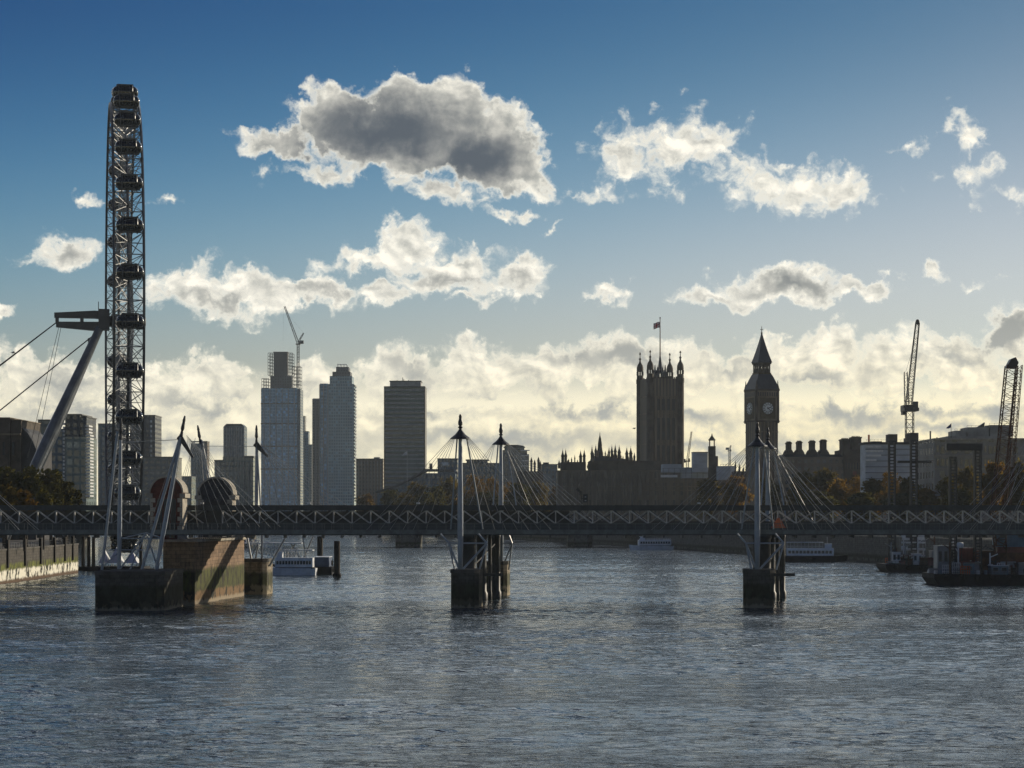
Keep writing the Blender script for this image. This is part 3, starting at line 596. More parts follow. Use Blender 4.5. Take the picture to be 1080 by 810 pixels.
def fan(t, yp, H0, H1, anch, yb):
    s = yp / F
    for k, (ap, ar) in enumerate(anch):
        p = Vector(H0).lerp(Vector(H1), k / max(1, len(anch) - 1)); MB().bar(p, ((ap - 540) * s, yb, CAMZ + (HY - ar) * s), .034, 5).build('stay_cable', 'cable', t)
s = 327 / F
hA = lean(nf, 327, (125.5, 602), (127.5, 441), None)
hB = lean(nf, 327, (165, 601), (195, 438.5), (14, 20))
def pt(px, py, y=0.0, yp=327): s_ = yp / F; return ((px - 540) * s_, y, CAMZ + (HY - py) * s_)
for a, b, r in (((107.5, 601), (124, 455), .22), ((149.5, 601), (191, 458), .24)): MB().bar(pt(*a), pt(*b), r, 8).build('mast_leg', 'mast', nf)
mb = MB()
for a, b, r in (((154, 562), (126, 601), .14), ((154, 562), (166, 598), .12), ((154, 562), (128, 568), .1), ((154, 562), (172, 568), .12), ((154, 562), (137, 601), .12), ((108, 598), (128, 580), .1), ((126, 568), (172, 568), .1), ((115, 580), (152, 580), .08)): mb.bar(pt(*a), pt(*b), r, 6)
mb.build('prop_frame', 'mast', nf)
MB().bar(hA, hB, .05, 5).build('tie_cable', 'cable', nf)
fan(nf, 327, pt(197, 459), pt(204, 467), [(206 + 11 * k, 556) for k in range(9)], 2.3)
fan(nf, 327, pt(190, 459), pt(192, 462), [(150 + 7 * k, 556) for k in range(4)], 6.3)
caisson(nf, 327, W(97.5, 0, 314)[0], W(172, 0, 315)[0], -12, 4, 5.9, 'wetconc', 1.0)
hC = lean(ff, 376, (224, 548), (208.5, 448.5), None, r=.34)
hD = lean(ff, 376, (270.5, 548), (270.5, 448.5), (13, 12), r=.34)
MB().bar(hC, hD, .05, 5).build('tie_cable', 'cable', ff)
def pf(px, py, y=0.0): return pt(px, py, y, 376)
fan(ff, 376, pf(275, 468), pf(282, 474), [(292 + 12 * k, 556) for k in range(10)], -4)
fan(ff, 376, pf(211, 462), pf(214, 465), [(222 + 8 * k, 556) for k in range(7)], -4)
fan(ff, 376, pf(206, 462), pf(204, 470), [(196 - 6 * k, 556) for k in range(4)], -4)
MB().bar(pf(213, 464), pf(227, 540), .16, 6).build('mast_leg', 'mast', ff); MB().bar(pf(271, 466), pf(276, 556), .16, 6).build('mast_leg', 'mast', ff)
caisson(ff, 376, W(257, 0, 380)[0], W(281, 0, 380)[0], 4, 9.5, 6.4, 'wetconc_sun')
mb = MB(); Y = 6
for a, b in (((272, 600), (272, 556)), ((262, 598), (256, 565)), ((280, 598), (300, 562)), ((264, 598), (268, 575))): mb.bar(pf(*a, Y), pf(*b, Y), .2, 6)
mb.build('prop_frame', 'mast', ff)

# ------------------------------------------------------------------ low road bridge farther up the river
t = thing('road_bridge', 'low arched road bridge with stone piers seen below the railway bridge', 'road bridge', (0, 940, 0))
mb = MB(); s = 940 / F
mb.box(-330, 70, 0, 26, 9.2, 11.2); mb.build('deck', 'steel', t)
piers = [430, 612, 250, 70, -110]
for p in piers:
    X = (p - 540) * s; MB().slab([(X - 5.5, 0), (X - 3, -6), (X + 3, -6), (X + 5.5, 0), (X + 5.5, 26), (X - 5.5, 26)], -2, 6.2).build('pier', 'granite', t)
mb = MB()
for p in piers:
    X = (p - 540) * s
    for sg in (-1, 1):
        pts = [(X + sg * 5.5, 5.2)] + [(X + sg * (5.5 + 33 * i / 8), 5.2 + 3.6 * math.sin(math.pi / 2 * i / 8)) for i in range(1, 9)] + [(X + sg * 38.5, 9.15), (X + sg * 5.5, 9.15)]
        mb.prism(pts, 1, 25)
mb.build('arch', 'steel', t)
mb = MB(); mb.box(-330, 70, -.1, .2, 11.2, 12.3); mb.build('parapet', 'steel', t)

# ------------------------------------------------------------------ observation wheel
wloc = (-112.8, 605, 6.8); HZ = 70.6 - 6.8
t = wheel = thing('observation_wheel', 'giant observation wheel seen edge-on with glass capsules round its rim', 'ferris wheel', wloc, 12)
RO, RI, HX, NS = 62.0, 56.0, 3.85, 64
def ring(r, x, i, n=NS): a = 2 * math.pi * i / n; return Vector((x, r * math.cos(a), HZ + r * math.sin(a)))
mb = MB()
for i in range(NS):
    for x in (-HX, HX): mb.bar(ring(RO, x, i), ring(RO, x, i + 1), .40, 6)
    mb.bar(ring(RI, 0, i), ring(RI, 0, i + 1), .42, 6)
mb.build('rim_chord', 'wheeld', t)
mb = MB()
for i in range(NS):
    mb.bar(ring(RO, -HX, i), ring(RO, HX, i), .16, 5)
    mb.bar((ring(RO, -HX, i) + ring(RO, -HX, i + 1)) / 2, (ring(RO, HX, i) + ring(RO, HX, i + 1)) / 2, .12, 4)
    for sx in (-1, 1): mb.bar((ring(RO, sx * HX, i) + ring(RO, sx * HX, i + 1)) / 2, ring(RI, 0, i), .09, 4)
    mb.bar(ring(RO, -HX, i), ring(RO, HX, i + 1), .11, 4); mb.bar(ring(RO, HX, i), ring(RO, -HX, i + 1), .11, 4)
    for x in (-HX, HX):
        mb.bar(ring(RO, x, i), ring(RI, 0, i), .13, 4); mb.bar(ring(RO, x, i), ring(RI, 0, i + 1), .12, 4); mb.bar(ring(RO, x, i + 1), ring(RI, 0, i), .1, 4)
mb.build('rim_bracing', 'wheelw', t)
for k in range(32):
    mb = MB()
    for q in (0, .5):
        for x in (-1.6, 1.6): mb.bar((x * 2.0, 0, HZ), ring(RI, 0, 2 * (k + q)), .075, 4)
    mb.build('spoke_cable', 'wheelw', t)
caps = None
for k in range(32):
    a = R(-6 + 11.25 * k) + math.pi                          # first capsule on the near side, just under the axle
    c = Vector((0.15, 65.4 * math.cos(a), HZ + 65.4 * math.sin(a)))
    if caps is None:
        mb = MB(); prof = [(.25, -3.6), (1.1, -3.35), (1.65, -2.7), (1.85, -1.6), (1.9, 0), (1.85, 1.6), (1.65, 2.7), (1.1, 3.35), (.25, 3.6)]
        mb.lathe(0, 0, prof, 16); mb.v = [(z, x, y) for x, y, z in mb.v]
        caps = mb.build('capsule', 'capsule', t, True, loc=c)
        mb = MB()
        for x, r in ((-2.3, 1.80), (-1.15, 1.93), (1.15, 1.93), (2.3, 1.80)):
            for i in range(16):
                p, q = 2 * math.pi * i / 16, 2 * math.pi * (i + 1) / 16
                mb.bar((x, r * math.cos(p), r * math.sin(p)), (x, r * math.cos(q), r * math.sin(q)), .09, 4)
        for i in range(8):
            p = 2 * math.pi * i / 8; mb.bar((-2.7, 1.66 * math.cos(p), 1.66 * math.sin(p)), (0, 1.92 * math.cos(p), 1.92 * math.sin(p)), .06, 4); mb.bar((0, 1.92 * math.cos(p), 1.92 * math.sin(p)), (2.7, 1.66 * math.cos(p), 1.66 * math.sin(p)), .06, 4)
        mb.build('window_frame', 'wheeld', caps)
        MB().box(-2.8, 2.8, -1.1, 1.1, -1.78, -1.42).build('floor_pan', 'dsteel', caps); MB().box(-2.2, 2.2, -.9, .9, 1.75, 2.2).build('roof_unit', 'dsteel', caps)
        for x in (-1.9, 1.9):
            mb = MB()
            for i in range(16):
                p, q = 2 * math.pi * i / 16, 2 * math.pi * (i + 1) / 16
                mb.bar((x, 2.1 * math.cos(p), 2.1 * math.sin(p)), (x, 2.1 * math.cos(q), 2.1 * math.sin(q)), .17, 5)
            mb.build('mounting_ring', 'wheeld', caps)
    else:
        c_ = copy_part(caps, c)
        for ch in list(caps.children): d_ = ch.copy(); COL.objects.link(d_); d_.parent = c_
mb = MB(); mb.lathe(0, 0, [(1.5, -6.5), (2.3, -6.0), (2.3, -4.2), (1.4, -3.8), (1.4, 3.8), (2.3, 4.2), (2.3, 6.0), (1.2, 6.5)], 16); mb.v = [(z, x, y + HZ) for x, y, z in mb.v]; mb.build('hub', 'wheeld', t, True)
mb = MB(); mb.prism([(-19.5, HZ + .7), (-19.5, HZ + 2.1), (-8, HZ + 2.9), (-4.2, HZ + 2.6), (-4.2, HZ + .3), (-8, HZ + .7)], -1.1, 1.1)
mb.prism([(-19, HZ - 2.0), (-19, HZ - .5), (-5.5, HZ - .3), (-4.2, HZ - 2.2), (-6.5, HZ - 3.0)], -1.1, 1.1)
mb.box(-19.2, -18.2, -1.0, 1.0, HZ - .5, HZ + .7); mb.box(-12.2, -11.2, -.9, .9, HZ - .5, HZ + .7); mb.box(-7.0, -3.9, -2.4, 2.4, HZ - 2.6, HZ + 3.3)
mb.bar((-7, 0, HZ + 3), (-7, 0, HZ + 5.6), .12); mb.bar((-5, 0, HZ + 3), (-5, 0, HZ + 6.2), .1); mb.build('spindle', 'wheeld', t)
mb = MB(); mb.bar((-8.8, -.5, HZ - 6.0), (-10.0, -.5, HZ - 6.0), 1.0, 8); mb.build('service_drum', 'dsteel', t)
for sg in (-1, 1):
    mb = MB(); A = Vector((-6.6, sg * 1.2, HZ - 2)); B = Vector((-34, sg * 19, 0)); mid = A.lerp(B, .5)
    mb.bar(A, mid, 1.1, 14, 1.75); mb.bar(mid, B, 1.75, 14, 1.3); mb.build('support_leg', 'wheelw', t)
for A, B, r in (((-18.8, 0, HZ - .6), (-66, -8, 25), .17), ((-18.8, 0, HZ - .6), (-66, 8, 26), .17), ((-7, 0, HZ - 3), (-66, -6, 11), .17), ((-18.2, -.8, HZ - 2), (-27, -3, 24), .07), ((-17.6, .8, HZ - 2), (-25.6, 3, 22), .07)):
    MB().bar(A, B, r, 6).build('backstay_cable', 'dsteel', t)
mb = MB(); mb.box(-9, 9, -34, 30, 2.0, 3.0)
for i in range(-8, 9): mb.bar((-9, i * 4, 3), (-9, i * 4, 5), .08, 4); mb.bar((9, i * 4, 3), (9, i * 4, 5), .08, 4)
mb.bar((9, -32, 4.6), (9, 30, 4.6), .08, 4); mb.box(-7, -2, -28, -20, 3, 6.5); mb.box(1, 6, -30, -24, 3, 6.0); mb.build('boarding_platform', 'wheelw', t)

# ------------------------------------------------------------------ cranes
def crane_parts(t, mast, jib, jw, back=None, counter=None, ns=10, rc=.14, rb=.08, mw=1.8, m='black'):
    """mast, jib, back: pairs of local points"""
    MB().lattice(mast[0], mast[1], mw, mw, max(4, int((Vector(mast[1]) - Vector(mast[0])).length / mw / 1.1)), rc, rb).build('mast', m, t)
    MB().lattice(jib[0], jib[1], jw, jw * .55, ns, rc * .8, rb * .8).build('jib', m, t)
    T = Vector(mast[1])
    mb = MB(); mb.box(T.x - mw * 1.0, T.x + mw * 1.0, T.y - mw * 1.6, T.y + mw * 1.2, T.z, T.z + mw * .45); mb.build('slewing_deck', m, t)
    mb = MB(); mb.box(T.x + mw * .2, T.x + mw * .9, T.y - mw * 1.5, T.y - mw * .7, T.z + mw * .46, T.z + mw * 1.3); mb.build('cab', m, t)
    if counter: MB().box(*counter).build('counterweight', m, t)
    if back:
        MB().lattice(back[0], back[1], mw * .6, mw * .4, 5, rc * .7, rb * .7).build('back_frame', m, t)
        MB().bar(back[1], Vector(jib[0]).lerp(Vector(jib[1]), .8), .05, 4).build('luffing_rope', m, t)

# ------------------------------------------------------------------ far towers
def tower(name, label, cat, c, d, parts, g=6.8, group=None):
    """parts: (part name, x0, x1, top row, front y, depth, material, bottom row or None)"""
    f = Fr(c, d, g); t = thing(name, label, cat, f.loc, group=group)
    for (pn, x0, x1, top, y0, D, m, bot) in parts: f.box(MB(), x0, x1, y0, y0 + D, top, bot).build(pn, m, t)
    return f, t
# dark stone block at the far left
f, t = tower('stone_building', 'dark stepped stone building at the left edge above the trees', 'building', 5, 640,
   [('wall', -60, 10.5, 441.5, 0, 30, 'limed', None), ('stair_tower', 10.8, 21.5, 443.5, 1, 26, 'limed', None), ('cornice', -60, 11.2, 440.2, -.5, 31, 'lime', 441.4), ('cornice', 10.9, 22.2, 442.3, .6, 27, 'lime', 443.3), ('string_course', -60, 21.5, 457, -.25, 1.1, 'lime', 459)])
MB().prism([(f.x(21.7), 0), (f.x(36.5), 0), (f.x(36.5), f.z(474)), (f.x(32), f.z(464)), (f.x(27), f.z(456)), (f.x(21.7), f.z(451))], 2, 24).build('roof', 'roofd', t)
for px in (-2, 4, 14): f.box(MB(), px - 1.2, px + 1.2, -.2, .3, 466, 480).build('window', 'black', t)
# balconied flats behind the wheel's leg
f, t = tower('apartment_tower', 'stepped glass apartment tower partly behind the sloping wheel leg', 'tower', 46, 900,
   [('wall', 40, 53, 443.5, 0, 22, 'f_green', None), ('wing', 33.5, 39.8, 457, 1, 20, 'f_green', None), ('roof_edge', 39.6, 53, 442.4, -.3, 22.6, 'dsteel', 443.4)])
for i in range(20): f.box(MB(), 36.5, 40.4, -1.6, .9, 446 + 4.2 * i, 447.2 + 4.2 * i).build('balcony', 'greyp', t)
f, t = tower('apartment_tower', 'apartment tower with stacked balconies down its right edge, right of the wheel leg', 'tower', 78, 880,
   [('wall', 68.5, 91, 460.5, 0, 22, 'f_green', None), ('upper_wall', 68.5, 84, 437.8, .4, 22, 'f_dark', 460.4), ('upper_wall', 84.2, 91, 440, .8, 20, 'f_dark', 460.4), ('stair_core', 52.5, 68.3, 452, 2, 18, 'f_slate', None), ('roof_slab', 67.8, 86.2, 436.6, -.2, 22.6, 'black', 437.7), ('roof_slab', 85.2, 92, 438.9, .4, 20.6, 'black', 439.9)])
for i in range(23): f.box(MB(), 90.8, 94.6 + (1.2 if i > 2 else 0), -1.4, 6, 448.6 + 3.35 * i, 450.2 + 3.35 * i).build('balcony', 'whitep', t)
for i in range(18): f.box(MB(), 66.6, 68.2, -.6, 1.5, 446 + 3.9 * i, 448.2 + 3.9 * i).build('balcony_panel', 'whitep', t)
f, t = tower('office_tower', 'narrow blue-grey tower just left of the wheel rim', 'tower', 112, 1400, [('wall', 103.4, 121, 447.5, 0, 24, 'f_slate', None), ('roof_edge', 103.2, 121.2, 446.6, -.4, 24.8, 'dsteel', 447.4)])
f, t = tower('office_tower', 'dark square-topped tower just right of the wheel rim', 'tower', 150, 1420, [('wall', 138, 163.6, 438.6, 0, 26, 'f_dark', None), ('roof_edge', 137.8, 164, 437.6, -.4, 26.8, 'black', 438.5)])
for i in range(9): f.box(MB(), 158.6, 160.4, -.5, .2, 443 + 5.2 * i, 445.6 + 5.2 * i).build('window', 'whitep', t)
f, t = tower('office_block', 'long pale window-gridded block under the leaning left mast', 'office block', 165, 1200, [('wall', 148, 183, 482.6, 0, 30, 'f_pale', None), ('roof_edge', 147.6, 183.4, 481.6, -.5, 31, 'dsteel', 482.5)])
for (a, b, r) in ((150, 180, 496), (152, 176, 506), (150, 179, 516)): f.box(MB(), a, b, -.3, .1, r, r + 1.2).build('ledge', 'conc2', t)
tower('office_block', 'small grey block behind the red brick gate tower', 'office block', 196, 1350, [('wall', 188, 202, 503, 0, 18, 'f_green', None), ('roof_edge', 187.8, 202.2, 502.2, -.3, 18.6, 'dsteel', 502.9)])
tower('office_tower', 'slim grey tower between the two leaning masts', 'tower', 210, 1900, [('wall', 201.2, 213.8, 467.5, 0, 16, 'f_slate', None), ('core', 214, 218.4, 466, 1, 14, 'f_brown', None), ('roof_edge', 201, 218.6, 465.2, -.4, 16.8, 'dsteel', 465.9)])
f = Fr(246.5, 1800); t = thing('office_tower', 'grey ribbed tower with chamfered crown, left of the blue glass tower', 'tower', f.loc)
MB().prism([(f.x(235.6), 0), (f.x(257.8), 0), (f.x(257.8), f.z(450)), (f.x(254.6), f.z(448)), (f.x(238.8), f.z(448)), (f.x(235.6), f.z(450))], 0, 18).build('wall', 'f_slate', t)
for i in range(9): f.box(MB(), 236.2 + 2.55 * i, 237.2 + 2.55 * i, -.6, .05, 451).build('rib', 'greyp', t)
MB().prism([(f.x(236.4), f.z(449.4)), (f.x(257), f.z(449.4)), (f.x(254.6), f.z(447)), (f.x(238.8), f.z(447))], -.4, 18.4).build('crown', 'dsteel', t)
f, t = tower('office_block', 'broad green-grey block below the chamfered tower', 'office block', 247, 1500, [('wall', 235, 258, 481.5, 0, 26, 'f_green', None), ('wing', 226, 234.8, 486.3, .5, 24, 'f_green', None), ('wing', 258.2, 267, 483, .5, 24, 'f_green', None), ('roof_edge', 257.6, 267.6, 480.8, 0, 25, 'dsteel', 482.9), ('roof_edge', 225.6, 235, 485, 0, 25, 'dsteel', 486.2)])
for i in range(8): f.box(MB(), 227 + 5 * i, 227.7 + 5 * i, -.4, .45, 487).build('rib', 'greyp', t)
# tallest tower, still being built, with its crane
f, t = tower('glass_skyscraper', 'tall blue glass tower with an unfinished dark scaffolded top', 'skyscraper', 296, 2500,
   [('glass_wall', 275.3, 313.4, 409.5, 0, 34, 'f_glassblue', None), ('side_wall', 313.6, 316.8, 410, 1, 33, 'f_slate', None), ('core', 288, 302.6, 371.5, 6, 14, 'dsteel', 409.4), ('core', 284.5, 307.3, 396, 5, 14, 'f_dark', 409.4), ('roof_slab', 287.5, 303.2, 370.6, 5, 16, 'black', 371.4)])
for (x0, x1, r0, r1) in ((282.2, 287.3, 372, 395.5), (303.2, 308.2, 372, 395.5), (275.6, 283.2, 399, 409), (307.8, 316.4, 386, 409)):
    mb = MB(); nx, nz = max(2, round((x1 - x0) / 2.6)), max(3, round((r1 - r0) / 3.6))
    for yy in (4.5, 22):
        for i in range(nx + 1): x = f.x(x0 + (x1 - x0) * i / nx); mb.bar((x, yy, f.z(r1)), (x, yy, f.z(r0)), .34, 4)
        for j in range(nz + 1): z = f.z(r0 + (r1 - r0) * j / nz); mb.box(f.x(x0), f.x(x1), yy - .2, yy + .2, z - .32, z + .32)
    mb.build('scaffold_frame', 'black', t)
for i in range(6): f.box(MB(), 278 + 6.4 * i, 278.7 + 6.4 * i, -.7, .05, 410).build('rib', 'greyp', t)
for r in (425, 446, 470, 494): f.box(MB(), 275, 313.6, -.5, .02, r, r + 1.3).build('plant_floor', 'f_dark', t)
f2 = Fr(313.5, 2480, f.z(409) + 6.8); t = thing('tower_crane', 'small luffing tower crane rising from the unfinished glass tower', 'crane', f2.loc)
crane_parts(t, ((0, 8, 0), (f2.x(313.8), 8, f2.z(363))), ((f2.x(313.5), 8, f2.z(361)), (f2.x(299.6), 5, f2.z(322.5))), 2.6, ((f2.x(314), 8, f2.z(360)), (f2.x(319.5), 9, f2.z(350.5))), (f2.x(315.5), f2.x(319.5), 7, 10, f2.z(362), f2.z(358.5)), 12, .42, .22, 2.6)
MB().bar((f2.x(298.5), 5, f2.z(324)), (f2.x(298), 5, f2.z(360)), .07, 4).build('hoist_rope', 'black', t)
for (x0, x1, top, m, lab) in ((317.2, 321.4, 439.5, 'f_pale', 'narrow pale tower touching the right side of the blue glass tower'), (321.6, 325.2, 455.5, 'f_slate', 'slim grey tower, second step down right of the blue glass tower'), (325.4, 329, 469.5, 'f_pale', 'lowest slim tower in the gap between the two big glass towers')):
    tower('apartment_tower', lab, 'tower', (x0 + x1) / 2, 2620, [('wall', x0, x1, top, 0, 18, m, None), ('roof_edge', x0 - .15, x1 + .15, top - .8, -.5, 19, 'dsteel', top - .1)])
f, t = tower('glass_skyscraper', 'grey glass twin-bodied tower with a stepped top and roof frame', 'skyscraper', 352, 2300,
   [('glass_wall', 345.8, 373.4, 405, 0, 32, 'f_glassgrey', None), ('west_slab', 329.4, 337, 420, 4, 26, 'f_pale', None), ('middle_slab', 337.2, 345.6, 404.4, 2, 28, 'f_glassblue', None), ('shoulder', 347.6, 371.2, 396.5, 1, 30, 'f_glassgrey', 404.9), ('crown', 350.4, 369.2, 391.8, 3, 26, 'f_dark', 396.4), ('crown', 354, 367.4, 386.6, 5, 22, 'f_dark', 391.7)])
mb = MB()
for px in (355.5, 359, 362, 365): mb.box(f.x(px) - .3, f.x(px) + .3, 6, 7, f.z(386.6), f.z(384)); mb.box(f.x(px) - .3, f.x(px) + .3, 20, 21, f.z(386.6), f.z(384))
mb.box(f.x(355.2), f.x(365.3), 6, 7, f.z(384.3), f.z(383.6)); mb.build('roof_frame', 'whitep', t)
for i in range(34): f.box(MB(), 373.5, 374.6, 1, 24, 406 + 3.6 * i, 407.5 + 3.6 * i).build('balcony', 'greyp', t)
for px in (329.6, 333.2, 337, 341.2, 345.6): f.box(MB(), px - .25, px + .25, -.6, 4, 421 if px < 337 else 405.5).build('rib', 'greyp', t)
f, t = tower('apartment_block', 'brown-grey slab block of flats left of the dark banded tower', 'apartment block', 390, 1650, [('wall', 375.6, 404, 484.6, 0, 18, 'f_brown', None), ('roof_edge', 375.3, 404.3, 483.6, -.4, 18.8, 'dsteel', 484.5), ('lift_house', 394, 400, 482, 4, 8, 'conc2', 483.5)])
for i in range(8): f.box(MB(), 377.5 + 3.4 * i, 378.1 + 3.4 * i, -.5, .02, 486).build('rib', 'conc2', t)
# dark banded office tower
f, t = tower('office_tower', 'dark office tower with even horizontal window bands and a recessed crown', 'tower', 426.5, 1500,
   [('wall', 406.2, 447.2, 408.6, 0, 26, 'f_millbank', None), ('side_fin', 405, 406.1, 408, -.8, 27.5, 'black', None), ('side_fin', 447.3, 448.4, 408, -.8, 27.5, 'black', None), ('roof_slab', 405, 448.4, 407.4, -.9, 28, 'black', 408.3), ('crown', 411, 443.6, 402.2, 3, 20, 'greyp', 407.3), ('roof_slab', 410.4, 444.2, 401.2, 2.6, 20.8, 'black', 402.1)])
for i in range(27): f.box(MB(), 406.2, 447.2, -.55, -.02, 410.6 + 4.55 * i, 412.4 + 4.55 * i).build('spandrel_band', 'greyp', t)
mb = MB()
for px, r in ((424, 397.2), (425.2, 399), (430, 399.8), (418, 400)): mb.bar((f.x(px), 10, f.z(401.2)), (f.x(px), 10, f.z(r)), .3, 4)
mb.build('roof_aerial', 'black', t)
# low roofs between the banded tower and the palace
f = Fr(428, 1320); t = thing('low_building', 'long low grey roofed building below the dark banded tower', 'building', f.loc)
MB().prism([(f.x(398), 0), (f.x(480), 0), (f.x(480), f.z(499)), (f.x(449), f.z(499)), (f.x(418), f.z(514)), (f.x(398), f.z(520))], 0, 30).build('wall', 'f_slate', t)
MB().prism([(f.x(396), f.z(520)), (f.x(418), f.z(514)), (f.x(449), f.z(496.5)), (f.x(481), f.z(496.5)), (f.x(481), f.z(495)), (f.x(449), f.z(494.6)), (f.x(417), f.z(512)), (f.x(396), f.z(518))], -.8, 31).build('roof', 'iron', t)
f.box(MB(), 452.4, 455.6, 6, 9, 488.5, 495).build('chimney', 'limed', t)
f, t = tower('office_block', 'flat-topped grey block between the dark banded tower and the middle mast', 'office block', 472, 1450, [('wall', 461.5, 482.5, 484.6, 0, 24, 'f_slate', None), ('roof_edge', 461, 483, 483.4, -.5, 25, 'iron', 484.5), ('window_bay', 466, 473, 487.5, -.4, .35, 'dial', 491)])
f, t = tower('office_block', 'flat-topped block with a dark roof slab between the two middle masts', 'office block', 501, 1440, [('wall', 487.5, 531, 489, 0, 24, 'f_slate', None), ('upper_wall', 492, 514, 485.6, 3, 18, 'f_slate', 488.9), ('roof_slab', 491, 515.5, 484.4, 2, 20, 'black', 485.5), ('roof_edge', 487, 531.4, 488.2, -.5, 25, 'iron', 488.9)])
f, t = tower('terraced_building', 'terraced round-roofed building with balconies right of the second middle mast', 'building', 543, 1400, [('wall', 528.5, 558, 479, 0, 26, 'f_pale', None), ('upper_wall', 529.5, 556, 474.5, 1.5, 22, 'f_pale', 478.9), ('crown', 532, 553, 471.6, 3, 18, 'f_slate', 474.4)])
MB().prism([(f.x(531), f.z(471.5)), (f.x(554), f.z(471.5)), (f.x(552), f.z(470)), (f.x(546), f.z(469)), (f.x(538), f.z(469)), (f.x(533), f.z(470))], 2, 22).build('roof', 'iron', t)
for i in range(4): f.box(MB(), 549, 558.6 - i * .5, -1.2, -.05, 474.5 + 5.5 * i, 475.5 + 5.5 * i).build('balcony', 'whitep', t)
tower('office_block', 'pale blue-grey block left of the palace pinnacles', 'office block', 578, 1500, [('wall', 569, 588, 490.4, 0, 24, 'f_slate', None), ('roof_edge', 568.8, 588.2, 489.4, -.3, 24.6, 'iron', 490.3), ('lift_house', 573, 579, 487.5, 5, 8, 'iron', 489.3)])
f, t = tower('low_building', 'dark gabled range with small pinnacles left of the palace', 'building', 560, 1300, [('wall', 545, 573, 497, 0, 20, 'limed', None)])
for px, r in ((560.5, 482), (564, 484.5), (568, 481.5), (570, 486)): MB().lathe(f.x(px), 4, [(.7, f.z(497)), (.75, f.z(r + 5)), (.95, f.z(r + 4.6)), (.1, f.z(r))], 6).build('pinnacle', 'limed', t)
# ------------------------------------------------------------------ palace
def pinn(f, t, px, base, tip, w, y=2.0, m='limed', name='turret'):
    """octagonal turret with an ogee cap"""
    r = w / 2 * f.s; h = f.z(tip) - f.z(base); zb = f.z(base)
    MB().lathe(f.x(px), y, [(r, zb), (r, zb + .42 * h), (r * 1.22, zb + .44 * h), (r * 1.22, zb + .48 * h), (r * .95, zb + .54 * h), (r * .55, zb + .68 * h), (r * .3, zb + .80 * h), (r * .38, zb + .82 * h), (r * .12, zb + .86 * h), (r * .06, zb + h)], 8).build(name, m, t)
f = Fr(655, 1090); t = palace = thing('parliament_building', 'long dark gothic palace front bristling with pinnacles beside the river', 'palace', f.loc)
f.box(MB(), 588, 774, 0, 40, 497).build('wall', 'f_gothic', t)
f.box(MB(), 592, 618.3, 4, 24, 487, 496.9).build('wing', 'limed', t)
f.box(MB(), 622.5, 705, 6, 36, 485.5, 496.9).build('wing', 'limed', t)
MB().prism([(f.x(624), f.z(485.4)), (f.x(672), f.z(485.4)), (f.x(655), f.z(482.5)), (f.x(641), f.z(480.3)), (f.x(626), f.z(480.3))], 10, 30).build('roof', 'iron', t)
for r in (497, 513.5, 517.5): f.box(MB(), 587.6, 774.4, -.5, -.02, r - .9, r).build('string_course', 'lime', t)
for i in range(47): f.box(MB(), 589 + 4 * i - .45, 589 + 4 * i + .45, -.8, -.02, 498.2).build('buttress', 'lime', t)
for px, b, tip, w in ((589.8, 494, 484, 2.6), (593.6, 488, 472.6, 3.1), (596.8, 488, 472.6, 2.9), (612.6, 488, 474, 3.1), (616.4, 488, 472.8, 2.9), (603, 488, 481.5, 1.5), (606.4, 488, 478.5, 1.3), (600, 488, 483, 1.4),
                      (624.6, 487, 468.8, 2.9), (628.6, 482, 468.4, 2.7), (642.6, 483, 470.6, 2.3), (645.6, 483, 468.4, 2.6), (649.2, 483, 467.6, 2.9), (653.4, 484, 468.8, 3.3), (661.4, 485.5, 470.4, 3.1), (665.6, 485.5, 470, 3.3), (669.4, 487, 476, 2.2)):
    pinn(f, t, px, b, tip, w, 3.0)
for px, b, tip, w in ((599, 488, 484.5, 1.1), (609.5, 488, 484, 1.1), (620, 494, 489, 1.2), (626.6, 482, 476, 1.2), (631, 481.5, 474, 1.4), (638.8, 481.5, 474, 1.4), (640.8, 482, 477, 1.2), (647.4, 483, 477, 1.1), (651.3, 483.5, 477.5, 1.1), (655.6, 484, 478.5, 1.1), (657.6, 484.5, 479.5, 1.1), (663.5, 485.5, 480, 1.1), (667.6, 486, 481, 1.1)): pinn(f, t, px, b, tip, w, 5.0, name='pinnacle')
z = f.z; MB().lathe(f.x(634.4), 20, [(3.9 * f.s, z(482)), (3.7 * f.s, z(477)), (2.9 * f.s, z(474)), (2.2 * f.s, z(470)), (2.3 * f.s, z(468.6)), (1.9 * f.s, z(465)), (1.3 * f.s, z(461)), (.5 * f.s, z(458)), (.16 * f.s, z(454.5))], 8).build('central_spire', 'limed', t)
# ventilation turret near the clock tower
f = Fr(751, 1040); t = thing('stone_turret', 'slim stone turret with an open lantern between the two big towers', 'turret', f.loc)
f.box(MB(), 747.6, 754.8, 0, 4, 470.5).build('shaft', 'limed', t); f.box(MB(), 755, 757.4, .5, 3.5, 481).build('buttress', 'limed', t)
mb = MB(); X = f.x(751.3)
for a in range(4): mb.box(X + (-1.35 if a % 2 else .95), X + (-.95 if a % 2 else 1.35), 1.0 if a < 2 else 2.6, 1.4 if a < 2 else 3.0, f.z(470.4), f.z(464.5))
mb.build('lantern', 'rust', t)
MB().lathe(X, 2, [(1.7, f.z(464.5)), (1.8, f.z(463.6)), (1.0, f.z(461.5)), (.4, f.z(459.5)), (.1, f.z(457))], 8).build('cap', 'limed', t)
